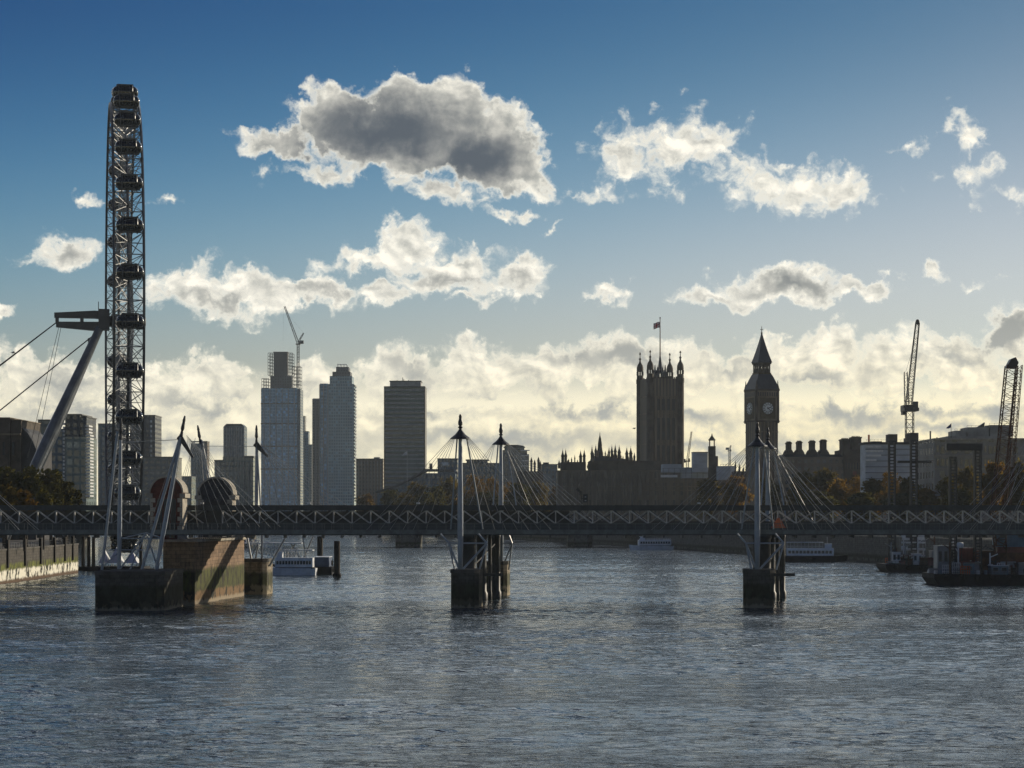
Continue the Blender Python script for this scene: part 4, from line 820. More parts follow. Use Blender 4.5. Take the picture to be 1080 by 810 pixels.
# sheeted scaffolds on the palace roof
f, t = tower('scaffold_enclosure', 'long pale sheeted scaffold roof on the palace, right of the square tower foot', 'scaffold', 720, 1060, [('sheeting', 698.5, 718.5, 489.6, -2, 12, 'sheet', 498), ('sheeting', 718.8, 758, 493, -1, 12, 'sheet', 504)])
mb = MB()
for px in range(699, 760, 6): mb.bar((f.x(px), -2.3, f.z(512)), (f.x(px), -2.3, f.z(494)), .12, 4)
for r in (494, 499, 505): mb.bar((f.x(698), -2.3, f.z(r)), (f.x(760), -2.3, f.z(r)), .12, 4)
mb.build('tube_frame', 'scaf', t); f.box(MB(), 696.4, 714, -3.2, -2.4, 501, 503.6).build('sunlit_sheet', 'whitep', t)  # white panel puts sunlight on the sheeting by colour
f, t = tower('scaffold_enclosure', 'square grey sheeted scaffold box beside the slim stone turret', 'scaffold', 739, 1050, [('sheeting', 731.2, 746.5, 477.5, 0, 10, 'sheet', 498), ('roof_edge', 730.8, 747, 476.6, -.3, 10.6, 'black', 477.4)])
f, t = tower('scaffold_enclosure', 'low sheeted scaffold with a handrail left of the clock tower', 'scaffold', 766, 1030, [('sheeting', 757.6, 775, 491.5, 0, 12, 'sheet', 506), ('side_sheet', 770.5, 775.3, 492.5, -1.2, 1.0, 'whitep', 504)])
mb = MB(); mb.bar((f.x(760), .3, f.z(489.6)), (f.x(775), .3, f.z(489.6)), .1, 4)
for px in range(760, 776, 3): mb.bar((f.x(px), .3, f.z(491.5)), (f.x(px), .3, f.z(489.6)), .08, 4)
mb.build('handrail', 'scaf', t)
f, t = tower('gothic_building', 'small dark gothic gables just left of the clock tower', 'building', 781, 1000, [('wall', 774.8, 790, 497, 0, 14, 'limed', None)])
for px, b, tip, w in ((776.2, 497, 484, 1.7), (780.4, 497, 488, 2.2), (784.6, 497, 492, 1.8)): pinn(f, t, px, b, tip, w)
f = Fr(727, 1500); t = thing('tower_crane', 'thin distant crane jib just right of the square flag tower', 'crane', f.loc)
crane_parts(t, ((f.x(725), 0, 0), (f.x(725), 0, f.z(487))), ((f.x(725), 0, f.z(486)), (f.x(729.4), 0, f.z(455))), 1.4, None, (f.x(719), f.x(723), -1, 1, f.z(488), f.z(484)), 12, .22, .12, 1.8, 'rust')
f = Fr(770, 1500); t = thing('tower_crane', 'tiny white crane between the slim turret and the clock tower', 'crane', f.loc)
crane_parts(t, ((f.x(770), 0, 0), (f.x(769.4), 0, f.z(476))), ((f.x(769), 0, f.z(475.5)), (f.x(770.8), 0, f.z(469.6))), 1.2, None, (f.x(765.5), f.x(768.6), -1, 1, f.z(474.5), f.z(472)), 4, .2, .12, 1.2, 'greyp')
# square flag tower
d = 1150; s = d / F; f = Fr(697, d); t = thing('stone_tower', 'massive square stone tower with four corner turrets and a flagpole', 'tower', (f.loc[0], d + 6, f.g), 15)
z = f.z; w = 36 * s / 2                                   # half width of the rotated plan
mb = MB(); mb.box(-w, w, -w, w, 0, z(399.5)); mb.build('wall', 'f_shaft', t)
for k, px in enumerate((-.62, -.31, 0, .31, .62)):
    MB().box(px * w - .55, px * w + .55, -w - .5, -w - .02, 0, z(418)).build('rib', 'lime', t)
for r in (418, 436, 468, 494): MB().box(-w - .28, w + .28, -w - .28, w + .28, z(r + .7), z(r)).build('string_course', 'lime', t)
for px in (-.46, -.155, .155, .46):
    for r0, r1 in ((421, 433), (441, 464), (470, 490)): MB().box(px * w - .9, px * w + .9, -w - .14, -w - .02, z(r1), z(r0)).build('window', 'black', t)
mb = MB()
for i in range(15): x = -w + 2 + i * (2 * w - 4) / 14; mb.box(x - .35, x + .35, -w, -w + .5, z(399.4), z(397.2 if i % 2 else 398)); mb.box(x - .35, x + .35, w - .5, w, z(399.4), z(397.2 if i % 2 else 398))
mb.build('parapet', 'limed', t)
for sx in (-1, 1):
    for sy in (-1, 1):
        cx, cy, r = sx * w * .93, sy * w * .93, 3.9 * s * .93
        lift = -1.3 if sy > 0 else 0
        q = MB().lathe(cx, cy, [(r * 1.08, 0), (r * 1.05, z(404)), (r * 1.15, z(403)), (r * 1.15, z(399)), (r, z(398.4)), (r * .95, z(394.6))], 8, R(22.5)).build('turret', 'limed', t)
        mb = MB()
        for i in range(8): a = i * math.pi / 4 + R(22.5); mb.box(cx + r * .86 * math.cos(a) - .28, cx + r * .86 * math.cos(a) + .28, cy + r * .86 * math.sin(a) - .28, cy + r * .86 * math.sin(a) + .28, z(394.6), z(390.4))
        mb.build('open_lantern', 'limed', q)
        MB().lathe(cx, cy, [(r * .95, z(390.4)), (r * 1.0, z(388.6)), (r * .95, z(386)), (r * .72, z(383.4)), (r * .36, z(381.2)), (r * .2, z(378.4)), (r * .34, z(377.6)), (r * .34, z(376.8)), (r * .12, z(375.6)), (r * .1, z(372.6)), (r * .28, z(372.2)), (r * .22, z(371)), (.05, z(369.8 + lift * .3))], 8, R(22.5)).build('onion_dome', 'limed', q)
mb = MB(); rr = 6.6 * s
for i in range(8):
    a = i * math.pi / 4 + .2; x, y = rr * .9 * math.cos(a), rr * .9 * math.sin(a); mb.box(x - .5, x + .5, y - .5, y + .5, z(400), z(391.5)); mb.lathe(x, y, [(.55, z(391.5)), (.3, z(388)), (.08, z(384))], 6)
mb.lathe(0, 0, [(rr * .95, z(393)), (rr * .9, z(391.2)), (rr * .55, z(389)), (rr * .34, z(386)), (rr * .22, z(380)), (rr * .12, z(375))], 8); mb.build('roof_lantern', 'iron', t)
pole = MB().bar((0, 0, z(376)), (0, 0, z(334.6)), .34, 8, .2).build('flagpole', 'rust', t)
MB().ell(0, 0, z(334.2), .4, .4, .5, 8, 5).build('finial', 'black', pole)
def flag(parent, hoist, Wd, H, drop):
    """waving union flag hung from hoist towards -x"""
    cells = {'flagr': MB(), 'flagw': MB(), 'flagb': MB()}; nx, nz = 24, 12
    def P_(u, v): return (hoist[0] - u * Wd, hoist[1] + .5 * math.sin(u * 6) * u, hoist[2] - (1 - v) * H - drop * u * u + .15 * math.sin(u * 7))
    for i in range(nx):
        for j in range(nz):
            u, v = (i + .5) / nx, (j + .5) / nz; x, y = u * 2 - 1, v - .5
            diag = min(abs(y - x / 2), abs(y + x / 2))
            m = 'flagb'
            if diag < .13: m = 'flagw'
            if diag < .05: m = 'flagr'
            if abs(x) < .30 or abs(y) < .19: m = 'flagw'
            if abs(x) < .17 or abs(y) < .11: m = 'flagr'
            q = [P_(i / nx, j / nz), P_((i + 1) / nx, j / nz), P_((i + 1) / nx, (j + 1) / nz), P_(i / nx, (j + 1) / nz)]
            cells[m].add(q, [(0, 1, 2, 3)])
    fl = cells['flagr'].build('flag', 'flagr', parent)
    cells['flagw'].build('white_cross', 'flagw', fl); cells['flagb'].build('blue_field', 'flagb', fl)
flag(t, (-.25, 0, z(338.6)), 7.0 * s, 6.2 * s, 1.0)
# clock tower
d = 962; s = d / F; f = Fr(805, d); t = thing('clock_tower', 'tall gothic clock tower with round pale dials and a pointed spire', 'clock tower', (f.loc[0], d + 6, f.g), 20.4)
z = f.z; w = 27.2 * s / 2
MB().box(-w * .93, w * .93, -w * .93, w * .93, 0, z(443.5)).build('shaft', 'f_shaft', t)
for px in (-.6, -.3, 0, .3, .6):
    MB().box(px * w - .25, px * w + .25, -w * .93 - .35, -w * .93 - .02, 0, z(445)).build('rib', 'lime', t)
for r in (455, 474, 494, 512): MB().box(-w * .96, w * .96, -w * .96, w * .96, z(r + .8), z(r)).build('string_course', 'lime', t)
cs = MB().box(-w, w, -w, w, z(443.4), z(412)).build('clock_stage', 'lime', t)
MB().box(-w * 1.04, w * 1.04, -w * 1.04, w * 1.04, z(411.9), z(410.2)).build('cornice', 'limed', t)
MB().box(-w * 1.05, w * 1.05, -w * 1.05, w * 1.05, z(444.6), z(443.5)).build('cornice', 'limed', t)
for sx in (-1, 1):
    for sy in (-1, 1):
        cx, cy = sx * w * .92, sy * w * .92
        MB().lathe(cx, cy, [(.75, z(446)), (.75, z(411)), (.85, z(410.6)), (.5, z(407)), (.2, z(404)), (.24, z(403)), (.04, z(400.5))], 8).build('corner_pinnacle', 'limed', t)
for side in range(4):
    Rm = Matrix.Rotation(side * math.pi / 2, 4, 'Z')
    def rot(mb): mb.v = [tuple(Rm @ Vector(p)) for p in mb.v]; return mb
    fr = rot(MB().box(-3.95, 3.95, -w - .18, -w - .01, z(441.6), z(419.4))).build('dial_frame', 'gold', cs)
    cz = z(430.6); rd = 6.35 * s
    mb = MB(); mb.lathe(0, 0, [(rd, -.12), (rd, .12)], 40); mb.v = [(x, -w - .30 + zz, y + cz) for x, y, zz in mb.v]; rot(mb).build('clock_dial', 'dial', cs)
    mb = MB()
    def rbar(r0, r1, a, hw, y):
        c_, s_ = math.cos(a), math.sin(a); u = Vector((s_, 0, c_)); v = Vector((c_, 0, -s_)); o = Vector((0, y, cz)); ps = [o + u * r0 - v * hw, o + u * r0 + v * hw, o + u * r1 + v * hw, o + u * r1 - v * hw]
        mb.add(ps + [p + Vector((0, -.06, 0)) for p in ps], [(0, 1, 2, 3), (7, 6, 5, 4), (0, 4, 5, 1), (1, 5, 6, 2), (2, 6, 7, 3), (3, 7, 4, 0)])
    for i in range(12): rbar(rd * .66, rd * .92, i * math.pi / 6, .16, -w - .43)
    for i in range(48):
        a0, a1 = i * math.pi / 24, (i + 1) * math.pi / 24
        for r_ in (.97, .60): rbar(rd * r_ - .07, rd * r_ + .07, a0, rd * r_ * .066, -w - .43)
    rbar(-.5, rd * .52, R(71), .20, -w - .52); rbar(-.7, rd * .88, R(135), .13, -w - .60)
    rot(mb).build('clock_hand', 'black', cs)
    mb = MB()
    for i in range(9): x = -w * .8 + i * w * 1.6 / 8; mb.box(x - .28, x + .28, -w - .1, -w + .02, z(417.6), z(413.6))
    rot(mb).build('belfry_opening', 'black', cs)
mb = MB(); mb.add([(sx * a * w, sy * a * w, zz) for a, zz in ((1.03, z(410.1)), (.87, z(404)), (.70, z(398)), (.58, z(394.2))) for sx, sy in ((-1, -1), (1, -1), (1, 1), (-1, 1))],
   [(k * 4 + i, k * 4 + (i + 1) % 4, k * 4 + 4 + (i + 1) % 4, k * 4 + 4 + i) for k in range(3) for i in range(4)] + [(0, 3, 2, 1), (12, 13, 14, 15)]); mb.build('lower_roof', 'iron', t)
lb = MB().box(-w * .55, w * .55, -w * .55, w * .55, z(394.1), z(392.6)).build('lantern', 'gold', t)
mb = MB()
for sx in (-1, -.33, .33, 1):
    for sy in (-1, -.33, .33, 1):
        if max(abs(sx), abs(sy)) == 1: mb.box(sx * w * .45 - .28, sx * w * .45 + .28, sy * w * .45 - .28, sy * w * .45 + .28, z(392.6), z(383.4))
mb.build('lantern_post', 'limed', lb)
MB().box(-w * .41, w * .41, -w * .41, w * .41, z(392.6), z(388.2)).build('lantern_wall', 'limed', lb); MB().box(-w * .5, w * .5, -w * .5, w * .5, z(385.2), z(383.5)).build('lantern_arch', 'limed', lb)
MB().box(-w * .56, w * .56, -w * .56, w * .56, z(383.4), z(381.8)).build('cornice', 'limed', lb)
mb = MB(); prof = ((.61, z(381.7)), (.48, z(376)), (.34, z(369)), (.215, z(362)), (.10, z(355)), (.035, z(350.6)))
mb.add([(sx * a * w, sy * a * w, zz) for a, zz in prof for sx, sy in ((-1, -1), (1, -1), (1, 1), (-1, 1))], [(k * 4 + i, k * 4 + (i + 1) % 4, k * 4 + 4 + (i + 1) % 4, k * 4 + 4 + i) for k in range(5) for i in range(4)] + [(20, 21, 22, 23)]); mb.build('spire', 'iron', t)
mb = MB(); mb.lathe(0, 0, [(.3, z(351)), (.5, z(350)), (.2, z(349)), (.1, z(342.6))], 8); mb.bar((-.8, 0, z(346.2)), (.8, 0, z(346.2)), .12); mb.bar((0, -.8, z(346.2)), (0, .8, z(346.2)), .12); mb.build('finial', 'gold', t)
# chimneyed building
f = Fr(868, 900); t = thing('chimneyed_building', 'dark gabled building with a row of tall chimney stacks', 'building', f.loc)
f.box(MB(), 824, 889, 0, 24, 482).build('wall', 'f_brown', t); f.box(MB(), 889.2, 912.5, -1, 24, 474).build('corner_block', 'limed', t)
MB().prism([(f.x(823), f.z(481.9)), (f.x(889), f.z(481.9)), (f.x(886), f.z(479.2)), (f.x(826), f.z(479.2))], 0, 24).build('roof', 'roofd', t)
for px, top, w_, fl in ((833.6, 464.9, 4.6, 5.5), (844.7, 464.2, 4.6, 5.8), (858.4, 463.6, 5, 6), (870.3, 462.6, 5.4, 6.5)):
    c0 = MB(); x = f.x; c0.prism([(x(px - fl), f.z(481.5)), (x(px + fl), f.z(481.5)), (x(px + fl * .72), f.z(477)), (x(px + w_ / 2), f.z(474)), (x(px - w_ / 2), f.z(474)), (x(px - fl * .72), f.z(477))], 2, 12); g_ = c0.build('gable', 'limed', t)
    mb = MB(); f.box(mb, px - w_ / 2, px + w_ / 2, 3, 9, top + 1, 474.1); f.box(mb, px - w_ / 2 - .5, px + w_ / 2 + .5, 2.6, 9.4, top + 1.9, top + 2.9)
    for k in range(4): mb.bar((f.x(px - w_ / 2 + .6 + k * (w_ - 1.2) / 3), 6, f.z(top + 1)), (f.x(px - w_ / 2 + .6 + k * (w_ - 1.2) / 3), 6, f.z(top)), .22, 6)
    mb.build('chimney', 'limed', g_)
for px, top, w_ in ((892.8, 461.6, 7.6), (904.4, 459.4, 9.0)):
    mb = MB(); f.box(mb, px - w_ / 2, px + w_ / 2, 1, 10, top + 1.2, 474.1); f.box(mb, px - w_ / 2 - .6, px + w_ / 2 + .6, .6, 10.4, top + 1.2, top + 2.6)
    for k in range(6): mb.bar((f.x(px - w_ / 2 + .8 + k * (w_ - 1.6) / 5), 5, f.z(top + 1.2)), (f.x(px - w_ / 2 + .8 + k * (w_ - 1.6) / 5), 5, f.z(top)), .24, 6)
    mb.build('chimney', 'limed', t)
for i in range(7): f.box(MB(), 892 + 3 * i - .6, 892 + 3 * i + .6, -1.2, -.9, 488, 495).build('window', 'bglass', t)
f.box(MB(), 899, 903, -1.5, -1.0, 497, 501).build('sign_board', 'red', t)
# building wrapped in sheeting
f, t = tower('sheeted_building', 'broad building wrapped in blue-white scaffold sheeting behind the ladder piles', 'building', 950, 800,
  [('sheeting', 912.8, 985, 468.8, 0, 12, 'sheet', None), ('roof', 911, 987, 466.2, -.6, 13, 'roofd', 468.7), ('roof_house', 941, 949.6, 457.2, 6, 8, 'limed', 466), ('roof_house', 962.5, 972, 455.8, 6, 8, 'limed', 466), ('parapet', 920, 931, 465.2, 2, 6, 'black', 466.1), ('parapet', 974, 984, 464, 2, 6, 'black', 466.1)])
for i in range(10): f.box(MB(), 912.6, 985.2, -.35, -.02, 473.5 + 6.2 * i, 474.1 + 6.2 * i).build('lift_rail', 'scaf', t)
for r, x1 in ((470, 929), (474.6, 931), (479.4, 929), (484.2, 924)): f.box(MB(), 912.9, x1, -.8, -.4, r, r + 2.1).build('lit_strip', 'whitep', t)  # white strips stand for sunlight on the left of the sheeting
mb = MB()
for px, r in ((937.6, 458.5), (938.8, 457.5), (983, 454.2), (955.5, 462), (990, 461)): mb.box(f.x(px) - .25, f.x(px) + .25, 3, 3.5, f.z(466.2), f.z(r))
for px in range(914, 986, 4): mb.bar((f.x(px), -.2, f.z(466.2)), (f.x(px), -.2, f.z(463.4)), .05, 4)
mb.bar((f.x(913), -.2, f.z(464)), (f.x(986), -.2, f.z(464)), .05, 4); mb.build('roof_rail', 'scaf', t)
MB().box(f.x(917.2), f.x(918.8), 3, 4, f.z(466.2), f.z(458.2)).build('vent_pipe', 'orange', t)
f = Fr(1030, 720); t = thing('ministry_building', 'pale flat-roofed stone ministry with roof boxes and flags at right', 'building', f.loc)
f.box(MB(), 985.5, 1100, 0, 34, 464).build('wall', 'f_min', t)
f.box(MB(), 984.6, 1101, -.8, 34.6, 462.2, 463.9).build('cornice', 'stone', t)
for x0, x1, top in ((1002, 1066, 459.6), (1011.5, 1023.5, 453.4), (1024.5, 1047, 449.8), (1048.5, 1073, 447.4)): f.box(MB(), x0, x1, 4 + (top < 455) * 2, 20 - (top < 455) * 2, top, 462.1 if top > 455 else 459.5).build('roof_house', 'conc2', t)
mb = MB()
for x0, x1, r in ((1011, 1024, 453.4), (1024, 1048, 449.8), (1048, 1074, 447.4)):
    for k in range(6): mb.bar((f.x(x0 + (x1 - x0) * k / 5), 6.2, f.z(r)), (f.x(x0 + (x1 - x0) * k / 5), 6.2, f.z(r - 1.8)), .05, 4)
    mb.bar((f.x(x0), 6.2, f.z(r - 1.8)), (f.x(x1), 6.2, f.z(r - 1.8)), .05, 4)
mb.build('roof_rail', 'scaf', t)
MB().prism([(f.x(1035), f.z(449.6)), (f.x(1043), f.z(444.6)), (f.x(1042), f.z(449.6))], 6, 8).build('vent_cowl', 'black', t)
for k, px in enumerate(range(989, 1060, 5)): f.box(MB(), px - .9, px + .9, -.2, -.02, 484, 491).build('window', 'bglass', t)
for k, px in enumerate(range(989, 1060, 5)): f.box(MB(), px - .9, px + .9, -.2, -.02, 470, 477).build('window', 'bglass', t)
for r in (480, 494, 481.5): f.box(MB(), 985, 1100, -.4, -.03, r, r + .9).build('string_course', 'stone', t)
fp = MB().bar((f.x(1004.4), 2, f.z(462)), (f.x(1004.4), 2, f.z(446.2)), .1, 6).build('flagpole', 'black', t)
MB().add([(f.x(1004.2), 2, f.z(446.6)), (f.x(1000), 2.3, f.z(450.4)), (f.x(999), 2.0, f.z(451.6)), (f.x(1001.6), 1.8, f.z(451.8)), (f.x(1004.2), 2, f.z(450.6))], [(0, 1, 2, 3, 4)]).build('flag', 'flagb', fp)
# big luffing crane
f = Fr(959, 860); t = thing('tower_crane', 'tall dark luffing crane with upright jib above the sheeted building', 'crane', f.loc)
crane_parts(t, ((f.x(959.3), 0, 0), (f.x(959.3), 0, f.z(434))), ((f.x(958.5), 0, f.z(427)), (f.x(965.8), -4, f.z(341))), 2.5, ((f.x(957.4), 2, f.z(426)), (f.x(957.6), 5, f.z(391.5))), None, 26, .2, .1, 3.0)
mb = MB(); f.box(mb, 951.5, 964.5, -3, 4, 427.5, 433.5); f.box(mb, 953, 957, 2, 6, 431, 437); mb.build('counterweight', 'black', t)
mb = MB(); mb.ell(f.x(965.8), -4, f.z(340.6), .9, .9, 1.2, 8, 5); mb.build('jib_head', 'black', t)
# flag before the banded tower
f = Fr(429.5, 1180); t = thing('flagpole', 'white flag on a pole in front of the dark banded tower', 'flagpole', f.loc)
MB().bar((0, 0, 0), (0, 0, f.z(475.5)), .16, 6, .1).build('pole', 'whitep', t)
MB().add([(0, 0, f.z(476)), (f.x(427), .2, f.z(476.8)), (f.x(424.6), -.2, f.z(479.5)), (f.x(423.8), .1, f.z(481)), (f.x(426.5), 0, f.z(480.4)), (0, 0, f.z(479.2))], [(0, 1, 2, 3, 4, 5)]).build('flag', 'whitep', t)

# ------------------------------------------------------------------ trees
M['leaf_olive'] = leafmat('olive_leaves', (.075, .07, .018), (.11, .085, .02), (.14, .095, .02))
M['leaf_gold'] = leafmat('golden_leaves', (.12, .085, .02), (.17, .105, .02), (.21, .115, .02))
M['leaf_dark'] = leafmat('dark_green_leaves', (.045, .05, .018), (.065, .065, .02), (.085, .07, .02))
def make_tree(name, label, seed, h, w, leaf, leafsize=.55, dens=1.0):
    """plane tree: tapered trunk, limbs to the clumps, leaf clumps spread through the crown"""
    rnd = random.Random(seed); t = thing(name, label, 'tree')
    lobes = []
    for i in range(rnd.randint(8, 11)):
        a = rnd.uniform(0, 6.28); rr = rnd.uniform(.15, .62) * w / 2; zz = h * rnd.uniform(.42, .86) * (1 - .18 * rr / (w / 2))
        lobes.append((rr * math.cos(a), rr * math.sin(a), zz, rnd.uniform(.20, .32) * w))
    lobes.append((0, 0, h * .84, w * .24))
    mb = MB(); top = Vector((rnd.uniform(-.4, .4), rnd.uniform(-.4, .4), h * .42))
    mb.bar((0, 0, -.2), top, h * .022, 8, h * .015)
    for lx, ly, lz, lr in lobes:
        m_ = Vector((lx * .5, ly * .5, top.z + (lz - top.z) * .55)); mb.bar(top, m_, h * .010, 6, h * .006); mb.bar(m_, (lx, ly, lz), h * .006, 5, h * .002)
    mb.build('trunk', 'bark', t)
    mb = MB()
    for lx, ly, lz, lr in lobes:
        for c in range(int(16 * dens)):
            d = Vector((rnd.gauss(0, 1), rnd.gauss(0, 1), rnd.gauss(0, 1))).normalized() * lr * rnd.uniform(.55, 1.08); d.z *= .82
            cc = Vector((lx, ly, lz)) + d; cr = rnd.uniform(.5, 1.0) * lr * .36
            for k in range(int(26 * dens)):
                p = cc + Vector((rnd.gauss(0, .5), rnd.gauss(0, .5), rnd.gauss(0, .42))) * cr * 1.5
                u = Vector((rnd.gauss(0, 1), rnd.gauss(0, 1), rnd.gauss(0, 1))).normalized(); v = u.orthogonal().normalized(); sz = leafsize * rnd.uniform(.6, 1.3)
                mb.add([p - u * sz, p + v * sz * .55, p + u * sz, p - v * sz * .55], [(0, 1, 2, 3)])
    mb.build('crown', leaf, t)
    return t
protos = {}
def put_tree(kind, px, top, d, wpx, label, group, name='plane_tree', g=6.8):
    s = d / F; h = CAMZ + (HY - top) * s - g; w = wpx * s
    key = (kind, len([1 for k in protos if k[0] == kind]) if len([1 for k in protos if k[0] == kind]) < 3 else (int(px) % 3))
    loc = W(px, 0, d)[:2] + (g,)
    rz = (px * 1.7) % 6.28
    if key not in protos:
        t = make_tree(name, label, 11 + len(protos) * 7, h, w, kind, .42 + d * .00022); t.location = loc; t['group'] = group; protos[key] = (t, h, w); return t
    p, h0, w0 = protos[key]
    return copy_tree(p, loc, label, rz, group, (w / w0, w / w0, h / h0))
GA = 'trees on the left bank by the wheel'
for px, top, d, wpx, kind, lab in ((28, 487, 500, 46, 'leaf_dark', 'largest dark tree on the left bank, below the sloping wheel leg'), (54, 490, 512, 40, 'leaf_dark', 'dark olive tree on the left bank, left of the balconied tower foot'), (70, 503, 520, 28, 'leaf_dark', 'smaller dark tree at the right end of the left-bank clump'),
      (4, 487, 505, 40, 'leaf_dark', 'dark tree cut by the left edge below the stepped stone building'), (6, 506, 455, 30, 'leaf_olive', 'small olive tree low at the left edge'), (26, 510, 452, 22, 'leaf_gold', 'small yellowing tree in front of the left-bank clump'), (-22, 495, 480, 40, 'leaf_olive', 'olive tree mostly outside the left edge'), (46, 514, 470, 24, 'leaf_dark', 'low dark tree above the girder, left of the wheel foot')):
    put_tree(kind, px, top, d, wpx, lab, GA)
GB = 'distant riverside trees below the banded tower'
for px, top, d, wpx, kind, lab in ((388, 520, 1250, 22, 'leaf_gold', 'low rusty tree at the foot of the brown slab block'), (412, 514, 1210, 26, 'leaf_dark', 'dark far tree under the left edge of the banded tower'), (437, 507.5, 1180, 34, 'leaf_olive', 'olive far tree under the dark banded tower'), (460, 510, 1170, 26, 'leaf_dark', 'dark far tree left of the middle mast'), (476, 502, 1190, 30, 'leaf_olive', 'olive far tree behind the middle mast'),
      (500, 498.5, 1160, 36, 'leaf_gold', 'golden far tree just right of the middle mast'), (521, 502, 1150, 32, 'leaf_gold', 'golden far tree just left of the second middle mast'), (545, 506, 1170, 30, 'leaf_dark', 'dark far tree right of the second middle mast'), (566, 507, 1200, 28, 'leaf_olive', 'olive far tree left of the palace end'), (586, 512, 1150, 20, 'leaf_gold', 'small golden far tree at the left corner of the palace'), (450, 517, 1120, 30, 'leaf_dark', 'low dark far bush above the girder left of the middle mast'), (510, 516, 1120, 40, 'leaf_dark', 'low dark far tree between the two middle masts'), (425, 519, 1130, 30, 'leaf_olive', 'low olive far tree at the foot of the banded tower')):
    put_tree(kind, px, top, d, wpx, lab, GB)
GC = 'autumn trees along the right embankment'
for px, top, d, wpx, kind, lab in ((748, 503, 940, 30, 'leaf_olive', 'olive tree before the palace under the slim stone turret'), (775, 501, 930, 32, 'leaf_gold', 'golden tree just left of the clock tower foot'), (806, 503, 915, 30, 'leaf_olive', 'olive tree at the foot of the clock tower'), (826, 506, 905, 26, 'leaf_dark', 'dark low tree just right of the clock tower foot'), (846, 493, 880, 34, 'leaf_olive', 'tall olive tree below the first chimney stacks'), (868, 492, 865, 34, 'leaf_olive', 'tall olive tree below the fourth chimney stack'),
      (886, 504, 850, 26, 'leaf_gold', 'golden tree below the two thick chimney stacks'), (902, 500, 835, 26, 'leaf_gold', 'golden tree at the left corner of the sheeted building'), (922, 502, 790, 32, 'leaf_olive', 'olive tree left of the first ladder pile'), (938, 495, 750, 30, 'leaf_gold', 'golden tree at the first ladder pile'), (957, 499, 730, 28, 'leaf_olive', 'olive tree between the first two ladder piles'), (978, 510, 715, 30, 'leaf_gold', 'low golden tree right of the second ladder pile'), (1000, 500, 690, 32, 'leaf_olive', 'olive tree left of the third ladder pile'),
      (1022, 490, 670, 36, 'leaf_olive', 'tall olive tree between the third and fourth ladder piles'), (1048, 486, 650, 38, 'leaf_gold', 'tall golden tree right of the fourth ladder pile'), (1074, 481, 630, 42, 'leaf_olive', 'tall olive tree at the right edge'), (1102, 484, 610, 40, 'leaf_dark', 'tree mostly outside the right edge'), (860, 515, 820, 40, 'leaf_dark', 'low dark tree in front of the chimneyed building'), (1012, 512, 640, 40, 'leaf_dark', 'low dark tree above the girder right of the third ladder pile'), (950, 517, 700, 40, 'leaf_dark', 'low dark tree above the girder between the first ladder piles'), (908, 516, 760, 36, 'leaf_dark', 'low dark tree below the left end of the sheeted building')):
    put_tree(kind, px, top, d, wpx, lab, GC)

# ------------------------------------------------------------------ boats
def hull(mb, L, Wd, H, bow=.22, stern=.9):
    """pointed hull along x, bow at +x"""
    n = 12; lo, hi = [], []
    for i in range(n + 1):
        u = i / n; k = 1 if u < 1 - bow else max(.04, 1 - ((u - 1 + bow) / bow) ** 1.8); k *= stern + (1 - stern) * min(1, u / .2)
        x = (u - .5) * L; sh = H * (1 + .28 * max(0, (u - .6) / .4) ** 2)
        hi.append((x + (.4 if u == 1 else 0), Wd / 2 * k, sh)); lo.append((x * .97, Wd / 2 * k * .82, -.5))
    vs = []
    for a, b in zip(lo, hi): vs += [(a[0], -a[1], a[2]), (b[0], -b[1], b[2]), (b[0], b[1], b[2]), (a[0], a[1], a[2])]
    fs = []
    for i in range(n):
        o = i * 4
        for k in range(4): fs.append((o + k, o + 4 + k, o + 4 + (k + 1) % 4, o + (k + 1) % 4))
    fs += [(0, 1, 2, 3), tuple(n * 4 + k for k in (3, 2, 1, 0))]
    return mb.add(vs, fs)
def tour_boat(label, px0, px1, base, rz, flip, upper=True, hullm='hullw', cab='hullw', g='tour boats near the far bank'):
    d = CAMZ * F / (base - HY); s = d / F; L = (px1 - px0) * s / max(.4, abs(math.cos(R(rz)))); t = thing('tour_boat', label, 'boat', W((px0 + px1) / 2, 0, d)[:2] + (0,), rz + (180 if flip else 0), g)
    Wd = min(6.0, L * .26); H = max(1.7, L * .055)
    hull(MB(), L, Wd, H).build('hull', hullm, t)
    MB().box(-L * .47, L * .30, -Wd * .47, Wd * .47, H * .93, H * 1.12).build('rubbing_strake', 'hulld', t)
    c0 = MB().box(-L * .44, L * .30, -Wd * .40, Wd * .40, H * 1.1, H + 2.5).build('cabin', cab, t)
    for sg in (-1, 1):
        for i in range(12):
            x = -L * .41 + i * L * .058; MB().box(x, x + L * .043, sg * Wd * .40 - .04, sg * Wd * .40 + .04, H + .9, H + 1.75).build('window', 'bglass', c0)
    wh = MB().box(L * .16, L * .27, -Wd * .28, Wd * .28, H + 2.2, H + 3.9).build('wheelhouse', cab, t)
    MB().box(L * .268, L * .275, -Wd * .24, Wd * .24, H + 3.0, H + 3.7).build('window', 'bglass', wh)
    mb = MB()
    for i in range(11):
        x = -L * .43 + i * L * .056
        for sg in (-1, 1): mb.bar((x, sg * Wd * .38, H + 2.2), (x, sg * Wd * .38, H + (4.2 if upper else 3.1)), .05, 4)
    for sg in (-1, 1): mb.bar((-L * .43, sg * Wd * .38, H + 3.1), (L * .13, sg * Wd * .38, H + 3.1), .05, 4)
    mb.build('rail', 'whitep', t)
    if upper: MB().box(-L * .44, L * .14, -Wd * .42, Wd * .42, H + 4.2, H + 4.4).build('awning', 'canvas', t)
    mb = MB(); mb.bar((L * .2, 0, H + 3.9), (L * .2, 0, H + 6), .06, 5); mb.build('mast', 'whitep', t)
